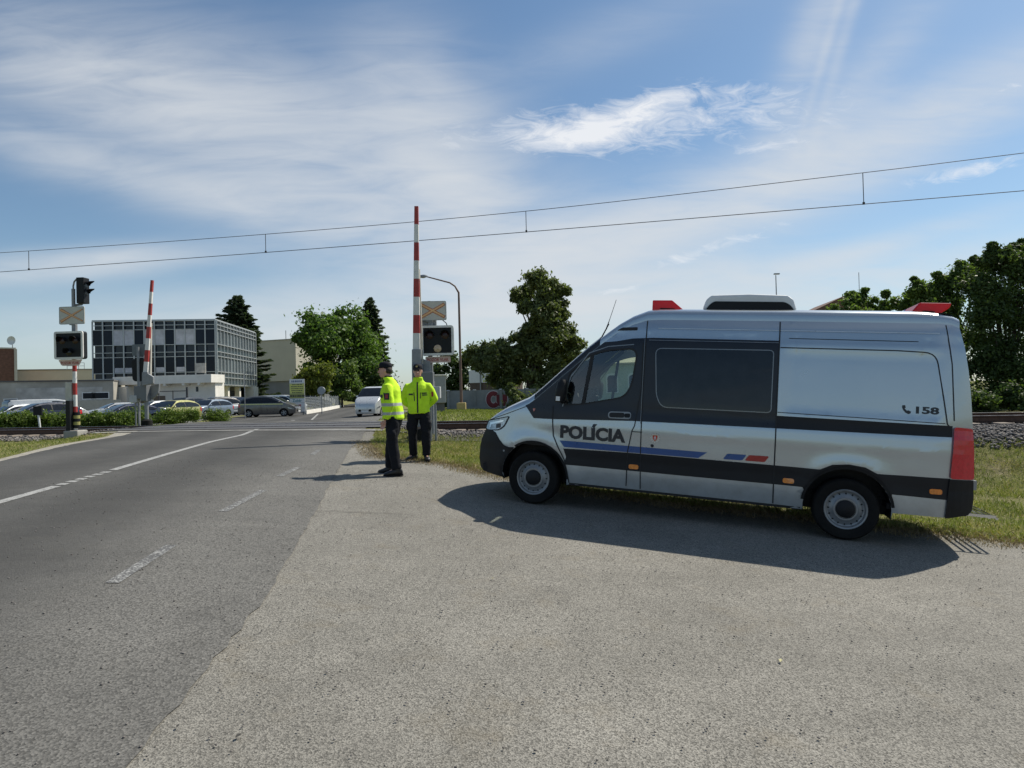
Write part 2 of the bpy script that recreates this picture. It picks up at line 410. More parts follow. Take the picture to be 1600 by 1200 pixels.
def jag(P, a=.018, st=.12, lim=20):
    out = []
    for p, q in zip(P[:-1], P[1:]):
        p = Vector(p); q = Vector(q); n = max(1, int((q-p).length/st)) if max(abs(p.y), abs(q.y)) < lim else 1
        for i in range(n):
            r = p.lerp(q, i/n)
            if n > 1 and i: r += Vector((random.uniform(-a, a), random.uniform(-a, a)))
            out.append(tuple(r))
    return out+[tuple(P[-1])]
sheet('road', jag(road_right)+jag(road_left), .016, M_road)
grass_edge = [(-3.9, 18.0), (-3.5, 16.2), (-3.35, 14.9), (-2.46, 12.3), (-1.2, 11.75), (-.64, 11.05), (.92, 9.62), (2.56, 8.75), (3.73, 8.4), (4.66, 7.9), (5.76, 7.3), (12, 4.6), (30, 0)]
apron = [(-1.3, -10), (-1.7, 0), (-1.9, 2.6), (-2.1, 4.6), (-2.45, 6.4), (-3.05, 9.7), (-3.8, 13.5), (-4.1, 16.6)]+jag(grass_edge[1:], .10, .3)+[(30, -10)]
sheet('gravel_apron', apron, .008, M_apron)
sheet('parking_lot', [(-20, 38.5), (-22.6, 48), (-25, 62), (-32, 66), (-62, 80), (-90, 70), (-60, 41), (-30, 35.5)], .010, M_lot, dx=1.0)
sheet('shoulder', [(-8.0, 4), (-8.2, 10.2), (-9.5, 14), (-10.5, 18), (-11.4, 19.8), (-11.9, 19.7), (-10.5, 16.4), (-9.85, 13.8), (-8.55, 10.4), (-8.15, 4)], .009, asphalt('sandy_shoulder', (.26, .24, .20), (.36, .34, .29), .5, 60), dx=.5)

def paint_mat(name, wear):
    m, t, b = newmat(name); co = t.new('ShaderNodeTexCoord').outputs['Object']
    n = t.noise(co, 9, 6, .8); s = t.new('ShaderNodeSeparateColor'); t.put(s.inputs[0], t.voro(co, 85, out=1))
    f = t.math('ADD', t.math('MULTIPLY', n, .7), t.math('MULTIPLY', s.outputs[0], .3))
    c = t.mix(t.mr(f, wear-.1, wear+.06), (.34, .34, .325, 1), (.09, .09, .088, 1))
    t.put(b.inputs['Base Color'], c); b.inputs['Roughness'].default_value = .8; return m
M_line = paint_mat('road_paint', .62); M_worn = paint_mat('road_paint_worn', .44); M_faint = paint_mat('road_paint_faint', .42)
def marking(pxs, w, mt, off=.021, n=None):
    o = ribbon('lane_marking', [G(*p) for p in pxs], w, off, mt, .25); return o
lm = MB()
cl = [G(-300, 873), G(0, 787), G(88, 762)]; ribbon('', cl, .12, .021, M_line, .25, build=False, mb=lm)
a, b_ = G(92, 760.5), G(172, 738)
for i in range(6):
    ribbon('', [a.lerp(b_, (i+.12)/6), a.lerp(b_, (i+.72)/6)], .12, .021, M_line, .2, build=False, mb=lm)
ribbon('', [G(176, 736.5), G(250, 714.5), G(330, 691.5), G(402, 671.5)], .12, .021, M_line, .25, build=False, mb=lm)
ribbon('', [G(457, 658), G(497, 647)], .14, .021, M_line, .5, build=False, mb=lm)
tag(lm.build('centre_line', M_line), kind='structure')
em = MB()
for p, q in (((175, 915), (268, 855)), ((348, 802), (412, 768)), ((437, 746), (466, 732)), ((488, 712), (499, 704))):
    ribbon('', [G(*p), G(*q)], .10, .021, M_worn, .2, build=False, mb=em)
tag(em.build('edge_line', M_worn), kind='structure')
# dark cracks and repaired seams in the apron and road
M_crack = mat('bitumen_seam', (.07, .065, .055), .9, var=.3, scale=20)
def crack(name, pxs, w):
    P = []; pts = [G(*p) for p in pxs]
    for p, q in zip(pts[:-1], pts[1:]):
        for i in range(8):
            r = p.lerp(q, i/8); P.append((r.x+random.uniform(-.02, .02), r.y+random.uniform(-.03, .03)))
    ribbon(name, P, w, .020, M_crack, .1)
crack('pavement_crack', [(495, 800), (560, 802), (640, 806)], .012)

# ------------------------------------------------------------------ railway
AX = Vector((.9772, -.2124)); AN = Vector((.2124, .9772)); A0 = Vector((-16, 21.3))
def on_track(x, t=0):
    s = (x-A0.x-AN.x*t)/AX.x; p = A0+AX*s+AN*t; return p
M_rail = mat('rusty_rail', (.10, .06, .045), .6, .6, var=.3, scale=12); M_railtop = mat('rail_head', (.42, .42, .43), .28, 1., var=.1)
M_conc = mat('concrete', (.33, .32, .29), .85, var=.18, scale=5, dirt=.3, bump=.2)
M_sleeper = mat('sleeper_concrete', (.24, .20, .165), .9, var=.25, scale=8, dirt=.4)
track = empty('railway_track', (0, 0, 0), 0, 'single rusty railway track running across the road on a stone bed', 'railway track')
def rail(t):
    mb = MB(); prof = [(-.075, 0), (.075, 0), (.075, .015), (.012, .03), (.012, .12), (.036, .13), (.036, .158), (-.036, .158), (-.036, .13), (-.012, .12), (-.012, .03), (-.075, .015)]
    rs = []
    for x in (-120, -60, -20, 0, 20, 60, 120):
        p = on_track(x, t); rs.append([(p.x+AN.x*a, p.y+AN.y*a, .485+b) for a, b in prof])
    mb.rings(rs); r = mb.build('rail', M_rail, track)
    mb = MB(); rs = []
    for x in (-120, 0, 120):
        p = on_track(x, t); rs.append([(p.x+AN.x*a, p.y+AN.y*a, .485+b) for a, b in ((-.033, .1585), (.033, .1585), (.030, .162), (-.030, .162))])
    mb.rings(rs).build('rail_head', M_railtop, r)
rail(-.75); rail(.75)
ang = math.atan2(AX.y, AX.x)
x = -26.0; slp = None
while x < 17:
    if x < -12.2 or x > -2.6:
        p = on_track(x, 0)
        if slp is None:
            slp = MB().box((0, 0, 0), (.26, 2.5, .16)).build('sleeper', M_sleeper, track, bevel=.02); slp.location = (p.x, p.y, .415); slp.rotation_euler.z = ang
        else:
            s2 = slp.copy(); COL.objects.link(s2); s2.parent = track; s2.location = (p.x, p.y, .415)
    x += .62
def stone_mat():
    m, t, b = newmat('ballast_stone'); g = t.new('ShaderNodeNewGeometry'); co = t.new('ShaderNodeTexCoord').outputs['Object']
    c = t.ramp(t.math('ADD', t.math('MULTIPLY', g.outputs['Random Per Island'], .8), t.math('MULTIPLY', t.noise(co, 30, 3), .2)), [(0, (.055, .05, .047)), (.5, (.14, .125, .115)), (1, (.30, .28, .26))])
    t.put(b.inputs['Base Color'], c); b.inputs['Roughness'].default_value = .9; return m
M_stone = stone_mat()
m, t, b = newmat('ballast_bed'); co = t.new('ShaderNodeTexCoord').outputs['Object']; s = t.new('ShaderNodeSeparateColor'); t.put(s.inputs[0], t.voro(co, 22, out=1))
t.put(b.inputs['Base Color'], t.ramp(s.outputs[0], [(0, (.04, .037, .034)), (1, (.17, .155, .14))])); b.inputs['Roughness'].default_value = .95
bn = t.new('ShaderNodeBump'); t.put(bn.inputs['Height'], t.voro(co, 22)); bn.inputs['Strength'].default_value = 1; bn.inputs['Distance'].default_value = .05; t.put(b.inputs['Normal'], bn.outputs[0]); M_bed = m
def strip(x0, x1, t0, t1): return [tuple(on_track(x0, t0)), tuple(on_track(x1, t0)), tuple(on_track(x1, t1)), tuple(on_track(x0, t1))]
sheet('ballast_bed', strip(-60, -11.9, -2.3, 2.0), .012, M_bed); sheet('ballast_bed', strip(-2.6, 60, -2.75, 2.0), .012, M_bed)
# loose stones on the near shoulder
ico = bmesh.new(); bmesh.ops.create_icosphere(ico, subdivisions=1, radius=1); IV = np.array([v.co[:] for v in ico.verts]); IF = np.array([[v.index for v in f.verts] for f in ico.faces]); ico.free()
def rocks(name, pts, smin_, smax_, mt, flat=.7):
    n = len(pts); P = np.array(pts); S = RNG.uniform(smin_, smax_, (n, 1, 1))*RNG.uniform(.6, 1.2, (n, 1, 3))
    A = RNG.uniform(0, 6.28, n); V = IV[None]*RNG.uniform(.75, 1.2, (n, len(IV), 1))*S; V[..., 2] *= flat
    c, s_ = np.cos(A)[:, None], np.sin(A)[:, None]
    X = V[..., 0]*c-V[..., 1]*s_; Y = V[..., 0]*s_+V[..., 1]*c; V = np.stack([X, Y, V[..., 2]], -1)+P[:, None]
    Fq = IF[None]+(np.arange(n)*len(IV))[:, None, None]
    return np_mesh(name, V.reshape(-1, 3), Fq.reshape(-1, 3), mt)
pts = []
for x0, x1, n in ((7, 16, 6500), (-3, 1.5, 1700), (-26, -12, 3600)):
    for _ in range(n):
        p = on_track(random.uniform(x0, x1), random.uniform(-3.0 if x0 == 7 else -2.45, -.2)); pts.append((p.x, p.y, H(p.x, p.y)+.012+random.uniform(-.01, .025)))
tag(rocks('track_ballast', pts, .025, .05, M_stone), 'grey and brown stone ballast heaped beside the rails', 'ballast', kind='stuff')
# level crossing deck and its joints
M_deck = mat('crossing_deck', (.075, .075, .078), .8, var=.25, scale=4, dirt=.2); M_joint = mat('pale_joint', (.24, .235, .22), .85, var=.25, scale=6)
def across(x0, x1, t): return [tuple(on_track(x0, t)), tuple(on_track(x1, t))]
for a, b_ in ((-1.75, -.84), (-.66, .66), (.84, 1.75)): sheet('crossing_deck', strip(-12.0, -2.9, a, b_), .024, M_deck)
for tt in (-2.2, 2.3): ribbon('crossing_joint', across(-11.9, -3.3, tt), .16, .026, M_joint, .4)
M_groove = mat('flangeway', (.015, .014, .013), .9)
for tt in (-.68, .68): ribbon('rail_groove', across(-12.0, -2.9, tt), .07, .034, M_groove, .4)

# ------------------------------------------------------------------ grass
def grass(name, region, n, hmin, hmax, wd, mt, lie=.6, tuft=1, lab='', clump=None):
    pts = []; x0, x1, y0, y1 = region[0]; ok = region[1]; k = 0
    while len(pts) < n and k < n*30:
        k += 1; x = random.uniform(x0, x1); y = random.uniform(y0, y1)
        if ok(x, y): pts.append((x, y, H(x, y)+.004))
    P = np.repeat(np.array(pts), tuft, 0); N = len(P)
    if tuft > 1: P[:, :2] += RNG.normal(0, .02, (N, 2))
    A = RNG.uniform(0, 2*np.pi, N); L = RNG.uniform(hmin, hmax, N); ti = RNG.uniform(0, lie, N)*np.pi/2; W_ = RNG.uniform(.6, 1.3, N)*wd
    d = np.stack([np.cos(A)*np.sin(ti), np.sin(A)*np.sin(ti), np.cos(ti)], 1); B = RNG.uniform(0, 2*np.pi, N)
    s_ = np.stack([np.cos(B), np.sin(B), 0*A], 1)*W_[:, None]
    mid = P+d*L[:, None]*.55; tip = P+d*L[:, None]+np.stack([np.cos(A), np.sin(A), -.2+0*A], 1)*(L*.25)[:, None]
    V = np.stack([P-s_, P+s_, mid+s_*.7, tip, mid-s_*.7], 1).reshape(-1, 3); Fq = np.arange(N*5).reshape(N, 5)
    o = np_mesh(name, V, Fq, mt); tag(o, lab, 'grass', kind='stuff'); return o
M_blade = leaf_mat('grass_blade', (.08, .11, .02), (.30, .33, .09), .35, 1.5); M_straw = leaf_mat('dry_clippings', (.32, .27, .12), (.62, .54, .28), .25, 2)
edge_poly = grass_edge+[(30, 60), (-3.9, 60)]
def right_ok(x, y): return inpoly(x, y, edge_poly) and T(x, y) < (-2.7 if x > 4 else -2.15) and y < 17.5
def patchy(f, th, sc=1.7): 
    from mathutils import noise as mn
    return lambda x, y: f(x, y) and mn.noise(Vector((x*sc, y*sc, 3.1)))+random.uniform(-.25, .25) > th
RB = (-3.8, 10.5, 7.0, 17.5)
grass('grass_verge', (RB, patchy(right_ok, -.25)), 70000, .03, .10, .004, M_blade, .75, 1, 'short mown grass verge behind the van up to the tracks')
grass('grass_clippings', (RB, patchy(right_ok, -.05, 1.1)), 50000, .03, .11, .003, M_straw, 1.0, 1, 'dry yellow mown clippings lying on the verge behind the van')
lp = [(-8.15, 7), (-8.5, 10.2), (-9.8, 13.6), (-10.5, 16.2), (-11.9, 19.3), (-24, 21.2), (-24, 14), (-12, 7)]
def left_ok(x, y): return inpoly(x, y, lp) and T(x, y) < -2.2
LB = (-24, -8.1, 7, 21)
grass('grass_verge', (LB, patchy(left_ok, -.3)), 30000, .03, .08, .005, M_blade, .75, 1, 'short green grass verge between the road and the left track')
grass('grass_clippings', (LB, patchy(left_ok, .05, 1.1)), 9000, .03, .08, .004, M_straw, 1.0, 1, 'pale dry clippings on the left verge')
def far_left(x, y): return 2.1 < T(x, y) < 6.5 and x < -13.2-(y-24)*.38+.2
grass('grass_verge', ((-34, -12.5, 22, 36), far_left), 26000, .05, .12, .009, M_blade, .7, 1, 'grass strip between the tracks and the hedge')
def far_right(x, y): return T(x, y) > 2.1 and y < 60 and x > -4.2-(y-18)*.09 and abs(x) < 30
grass('grass_verge', ((-9, 6, 18, 58), far_right), 30000, .06, .16, .014, M_blade, .7, 1, 'yellow green grass beyond the tracks before the concrete wall')
def edge_dist(x, y):
    d = 9
    for a, b in zip(grass_edge[:-1], grass_edge[1:]):
        ax, ay = a; bx, by = b; L2 = (bx-ax)**2+(by-ay)**2; k = max(0, min(1, ((x-ax)*(bx-ax)+(y-ay)*(by-ay))/L2)); d = min(d, math.hypot(x-ax-k*(bx-ax), y-ay-k*(by-ay)))
    return d
M_litter = leaf_mat('brown_litter', (.20, .14, .08), (.46, .37, .22), .1, 2)
grass('edge_litter', (RB, lambda x, y: edge_dist(x, y) < random.uniform(0, .5) and y < 15), 26000, .02, .07, .004, M_litter, 1.0, 1, 'brown dry litter along the edge where the apron meets the grass')
# scattered bits on the asphalt
pts = []
for _ in range(6500):
    x = random.uniform(-6, 6); y = random.uniform(2.3, 11)
    pts.append((x, y, H(x, y)+.02))
tag(rocks('loose_grit', pts, .002, .008, M_stone, .6), 'small loose stones scattered on the pavement', 'grit', kind='stuff')
M_dryleaf = mat('dry_leaf', (.45, .42, .22), .8)
for (px, py, s) in ((1220, 1038, .022), (770, 908, .014), (372, 1158, .018), (278, 1142, .014), (453, 862, .022)):
    g = G(px, py); mb = MB()
    mb.add([(-s, 0, 0), (0, -s*.5, s*.25), (s, 0, .2*s), (0, s*.5, s*.3)], [(0, 1, 2, 3)])
    o = mb.build('fallen_leaf', M_dryleaf if px > 700 else mat('dark_leaf', (.03, .028, .025), .8)); o.location = (g.x, g.y, g.z+.022); o.rotation_euler.z = px
    tag(o, {1220: 'pale yellow leaf on the apron in front of the van', 770: 'small yellow leaf on the apron ahead of the van front wheel', 372: 'dark leaf on the apron near the bottom edge', 278: 'tiny dark leaf at the bottom left of the apron', 453: 'dark scrap at the edge between road and apron'}[px], 'leaf')
# ------------------------------------------------------------------ vehicle shell tools
def interp(tab, x):
    if x <= tab[0][0]: return tab[0][1]
    for (a, va), (b, vb) in zip(tab[:-1], tab[1:]):
        if x <= b:
            return va+(vb-va)*(x-a)/(b-a)
    return tab[-1][1]
def smooth_tab(tab):
    """catmull style interpolation"""
    def f(x):
        n = len(tab)
        if x <= tab[0][0]: return tab[0][1]
        if x >= tab[-1][0]: return tab[-1][1]
        for i in range(n-1):
            if x <= tab[i+1][0]: break
        x0, y0 = tab[i]; x1, y1 = tab[i+1]; h = x1-x0
        m0 = (y1-tab[i-1][1])/(x1-tab[i-1][0]) if i > 0 else (y1-y0)/h
        m1 = (tab[i+2][1]-y0)/(tab[i+2][0]-x0) if i < n-2 else (y1-y0)/h
        t = (x-x0)/h
        return (2*t**3-3*t*t+1)*y0+(t**3-2*t*t+t)*h*m0+(-2*t**3+3*t*t)*y1+(t**3-t*t)*h*m1
    return f
def arcpts(cx, cz, r, a0, a1, n=18):
    return [(cx+r*math.cos(math.radians(a0+(a1-a0)*i/n)), cz+r*math.sin(math.radians(a0+(a1-a0)*i/n))) for i in range(n+1)]
def rounded(poly, r, n=5):
    out = []; m = len(poly)
    for i in range(m):
        p = Vector(poly[i]); a = Vector(poly[i-1]); b = Vector(poly[(i+1) % m])
        rr = r[i] if isinstance(r, (list, tuple)) else r
        if rr <= 0: out.append(tuple(p)); continue
        d1 = (a-p); d2 = (b-p); k = min(rr, d1.length*.48, d2.length*.48)
        q1 = p+d1.normalized()*k; q2 = p+d2.normalized()*k
        for j in range(n+1):
            t = j/n; out.append(tuple(q1*(1-t)**2+p*2*t*(1-t)+q2*t*t))
    return out
class Shell:
    def __init__(s, wz, px, cell=(.14, .10)):
        s.wz = smooth_tab(wz); s.px = px; s.cell = cell
    def Y(s, x, z): return s.wz(z)*s.px(x, z)
    def tri(s, loops):
        bm = bmesh.new()
        for P in loops:
            vs = [bm.verts.new((x, 0, z)) for x, z in P]
            for i in range(len(vs)): bm.edges.new((vs[i], vs[(i+1) % len(vs)]))
        bmesh.ops.triangle_fill(bm, use_beauty=True, edges=bm.edges[:]); return bm
    def conform(s, loops, off, name, mt, parent=None, side=1, thick=0., bm=None, flip_uv=False):
        bm = bm or s.tri(loops)
        if not bm.verts: bm.free(); return None
        xs = [v.co.x for v in bm.verts]; zs = [v.co.z for v in bm.verts]
        for a, b, st, no in () if flip_uv else ((min(xs), max(xs), s.cell[0], (1, 0, 0)), (min(zs), max(zs), s.cell[1], (0, 0, 1))):
            k = math.ceil(a/st)*st
            while k < b:
                bmesh.ops.bisect_plane(bm, geom=bm.verts[:]+bm.edges[:]+bm.faces[:], plane_co=(k, 0, k), plane_no=no); k += st
        if not flip_uv: bmesh.ops.dissolve_degenerate(bm, dist=1e-5, edges=bm.edges[:])
        for f in bm.faces:
            f.normal_update()
            if f.normal.y*side < 0: f.normal_flip()
        if thick:
            g = bmesh.ops.extrude_face_region(bm, geom=bm.faces[:]); top = [v for v in g['geom'] if isinstance(v, bmesh.types.BMVert)]
            for v in top: v.co.y += 1000
        for v in bm.verts:
            up = v.co.y > 500; v.co.y = side*(s.Y(v.co.x, v.co.z)+off+(0 if not thick else (thick if up else 0)))
        if thick: bmesh.ops.recalc_face_normals(bm, faces=bm.faces[:])
        me = bpy.data.meshes.new(name); bm.to_mesh(me); bm.free()
        o = link(name, me, mt, parent, not thick)
        return o
    def line(s, pts, w, off, name, mt, parent=None, side=1):
        """thin seam following pts"""
        P = []
        for a, b in zip(pts[:-1], pts[1:]):
            a = Vector(a); b = Vector(b); n = max(1, int((b-a).length/.08))
            for i in range(n): P.append(a.lerp(b, i/n))
        P.append(Vector(pts[-1])); mb = MB(); V = []
        for i, p in enumerate(P):
            d = (P[min(i+1, len(P)-1)]-P[max(i-1, 0)]).normalized(); n = Vector((-d.y, d.x))*w/2
            for q in (p+n, p-n): V.append((q.x, side*(s.Y(q.x, q.y)+off), q.y))
        mb.add(V, [(2*i, 2*i+1, 2*i+3, 2*i+2) for i in range(len(P)-1)]); return mb.build(name, mt, parent)
    def cap(s, edge, crown, name, mt, parent=None, na=17, ymin=0., ex=.5, band=None, bulge=0.):
        """bridges left and right upper edges; edge: (x,z) list; crown(x): rise"""
        rows = []
        for x, z in edge:
            ye = s.Y(x, z); c = crown(x) if callable(crown) else crown; row = []
            for k in range(na):
                a = math.pi*k/(na-1); ca = math.cos(a); sa = math.sin(a)
                row.append((x+bulge*(1-abs(ca)**2), ye*math.copysign(abs(ca)**ex, ca), z+c*abs(sa)**ex))
            rows.append(row)
        if band is not None: rows = [r[band[0]:band[1]] for r in rows]
        mb = MB(); mb.rings(rows, cap=False, closed=False); o = mb.build(name, mt, parent, smooth=True)
        return o
    def nose(s, edge, bulge, name, mt, parent=None, n=13, direction=1):
        rows = []
        for x, z in edge:
            ye = s.Y(x, z); rows.append([(x+direction*bulge*(1-abs(k)**2.2), ye*k, z) for k in (1-2*i/(n-1) for i in range(n))])
        mb = MB(); mb.rings(rows, cap=False, closed=False); return mb.build(name, mt, parent, smooth=True)
def dense(pts, st=.1):
    out = []
    for a, b in zip(pts[:-1], pts[1:]):
        a = Vector(a); b = Vector(b); n = max(1, int((b-a).length/st)); out += [tuple(a.lerp(b, i/n)) for i in range(n)]
    return out+[tuple(pts[-1])]
def text_bm(txt, x0, x1, z0, z1, bold=.0, flip=True, shear=0.):
    """flat lettering scaled into a box in the x,z plane (x runs to the rear when flip)"""
    cu = bpy.data.curves.new('t', 'FONT'); cu.body = txt; cu.size = 1; cu.offset = bold; cu.resolution_u = 3; cu.fill_mode = 'BOTH'
    o = bpy.data.objects.new('t', cu); COL.objects.link(o); bpy.context.view_layer.update()
    me = bpy.data.meshes.new_from_object(o.evaluated_get(bpy.context.evaluated_depsgraph_get()))
    bpy.data.objects.remove(o); bm = bmesh.new(); bm.from_mesh(me); bpy.data.meshes.remove(me)
    xs = [v.co.x for v in bm.verts]; ys = [v.co.y for v in bm.verts]; a, b, c, d = min(xs), max(xs), min(ys), max(ys)
    for v in bm.verts:
        fx = (v.co.x-a)/(b-a); fy = (v.co.y-c)/(d-c)
        v.co = Vector((x0+(x1-x0)*fx, 0, z0+(z1-z0)*fy))
    return bm
def text_obj(txt, w, h, name, mt, parent, loc, rot=(0, 0, 0), bold=0.):
    """lettering standing upright facing -y of its frame"""
    bm = text_bm(txt, -w/2, w/2, 0, h, bold)
    for f in bm.faces:
        f.normal_update()
        if f.normal.y > 0: f.normal_flip()
    me = bpy.data.meshes.new(name); bm.to_mesh(me); bm.free(); o = link(name, me, mt, parent); o.location = loc; o.rotation_euler = rot; return o

M_black = mat('black_plastic', (.011, .012, .014), .5, spec=.25, var=.2, scale=10, bump=.15, bscale=300)
M_rubber = mat('tyre_rubber', (.010, .010, .010), .85, var=.3, scale=14, dirt=.05, spec=.2)
M_seam = mat('panel_gap', (.015, .016, .018), .7)
M_steel = mat('steel_rim', (.27, .28, .29), .40, .45, var=.12, scale=10, dirt=.12)
M_chrome = mat('chrome', (.7, .72, .74), .15, 1.)
M_darkglass = mat('dark_glass', (.012, .014, .018), .05, spec=.42, var=.3)
M_glass = glass_mat('clear_glass', (.70, .80, .76), .05)
M_white = mat('white_paint', (.72, .73, .72), .4, var=.05, dirt=.15)
M_red = mat('signal_red', (.50, .03, .03), .35, var=.1, coat=.3)
M_redlens = mat('red_lens', (.55, .010, .022), .2, coat=.5, var=.15, scale=30)
M_orange = mat('orange_lens', (.75, .22, .02), .2, coat=1., var=.2, scale=40)
M_plate = mat('number_plate', (.75, .75, .74), .4)
M_grey = mat('grey_paint', (.30, .32, .33), .5, var=.1, dirt=.2)
M_headlamp = mat('head_lamp', (.32, .35, .38), .12, .6, var=.5, scale=26, coat=1.)

def wheel_mesh(R, r_rim, w, name_mats, steel=True):
    """wheel with its axle along y, outer face at +y; children built by the caller"""
    tyre = MB().lathe([(r_rim*.96, -w/2), (R*.93, -w/2), (R*.985, -w*.40), (R, -w*.25), (R, w*.25), (R*.985, w*.40), (R*.93, w/2), (r_rim*1.06, w*.50), (r_rim*.98, w*.44)], n=36)
    rim = MB()
    if steel:
        rim.lathe([(r_rim*1.0, w*.46), (r_rim*.97, w*.49), (r_rim*.91, w*.47), (r_rim*.86, w*.30), (r_rim*.80, w*.28), (r_rim*.70, w*.33), (r_rim*.60, w*.36), (r_rim*.55, w*.42), (r_rim*.48, w*.42), (r_rim*.46, w*.36), (0, w*.34)], n=40)
    else:
        rim.lathe([(r_rim, w*.46), (r_rim*.97, w*.48), (r_rim*.90, w*.44), (r_rim*.88, w*.1)], n=32)
        for k in range(5):
            a = 2*math.pi*k/5; ca, sa = math.cos(a), math.sin(a); P = [(.10, -.16), (.92, -.20), (.92, .20), (.10, .16)]
            V = []
            for yy_, f in ((w*.40, 1), (w*.28, 1)):
                for u_, v_ in P: V.append(((u_*ca-v_*sa)*r_rim, yy_, (u_*sa+v_*ca)*r_rim))
            rim.add(V, [(0, 1, 2, 3), (7, 6, 5, 4), (0, 4, 5, 1), (1, 5, 6, 2), (2, 6, 7, 3), (3, 7, 4, 0)])
        rim.lathe([(r_rim*.2, w*.42), (0, w*.43)], n=16)
    return tyre, rim
def wheel(parent, loc, R, r_rim, w, side=1, steel=True, mrim=None):
    e = bpy.data.objects.new('wheel', None); COL.objects.link(e); e.parent = parent; e.location = loc; e.empty_display_size = .1
    if side < 0: e.rotation_euler.z = math.pi
    ty, ri = wheel_mesh(R, r_rim, w, None, steel)
    ty.build('tyre', M_rubber, e, auto=40)
    if steel:
        hb = ri
        for k in range(16):
            a = 2*math.pi*k/16
            V = [((r_rim*.765+r_rim*.055*math.cos(t))*math.cos(a)-r_rim*.04*math.sin(t)*math.sin(a), w*.318, (r_rim*.765+r_rim*.055*math.cos(t))*math.sin(a)+r_rim*.04*math.sin(t)*math.cos(a)) for t in (2*math.pi*j/8 for j in range(8))]
            hb.add(V, [tuple(range(8))], 1)
        ri.build('rim', [mrim or M_steel, M_seam], e, auto=35)
        MB().lathe([(r_rim*.44, w*.36), (r_rim*.43, w*.46), (r_rim*.36, w*.50), (0, w*.51)], n=28).build('hub_cap', M_black, e, auto=30)
    else:
        ri.build('rim', mrim or M_steel, e, auto=35); MB().lathe([(r_rim*.86, w*.05), (0, w*.05)], n=20).build('brake_disc', M_seam, e)
    return e

# ------------------------------------------------------------------ the police van
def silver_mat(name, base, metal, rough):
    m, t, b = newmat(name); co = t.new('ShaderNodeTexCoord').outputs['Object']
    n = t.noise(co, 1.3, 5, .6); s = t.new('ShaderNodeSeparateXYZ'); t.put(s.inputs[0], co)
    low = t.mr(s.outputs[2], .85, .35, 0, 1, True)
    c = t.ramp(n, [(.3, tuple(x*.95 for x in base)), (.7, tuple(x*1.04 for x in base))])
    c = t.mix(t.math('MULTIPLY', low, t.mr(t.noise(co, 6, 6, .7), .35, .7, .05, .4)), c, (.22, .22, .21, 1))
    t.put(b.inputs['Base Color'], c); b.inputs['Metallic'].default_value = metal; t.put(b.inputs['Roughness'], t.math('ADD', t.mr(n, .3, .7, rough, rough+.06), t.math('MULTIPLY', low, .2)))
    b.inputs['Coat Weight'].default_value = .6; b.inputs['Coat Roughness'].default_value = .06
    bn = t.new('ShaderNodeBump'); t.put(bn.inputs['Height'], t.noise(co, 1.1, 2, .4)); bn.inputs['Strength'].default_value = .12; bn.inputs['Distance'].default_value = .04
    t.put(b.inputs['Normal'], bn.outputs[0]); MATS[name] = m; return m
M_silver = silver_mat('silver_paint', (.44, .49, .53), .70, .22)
M_wrap = mat('dark_wrap', (.015, .018, .026), .30, var=.1, coat=.0, scale=3, spec=.38)
M_band = mat('dark_band', (.016, .017, .020), .45, var=.15, scale=3, spec=.25)
M_blue = mat('blue_film', (.012, .075, .26), .3, coat=.3); M_letter = mat('letter_film', (.018, .022, .03), .4)
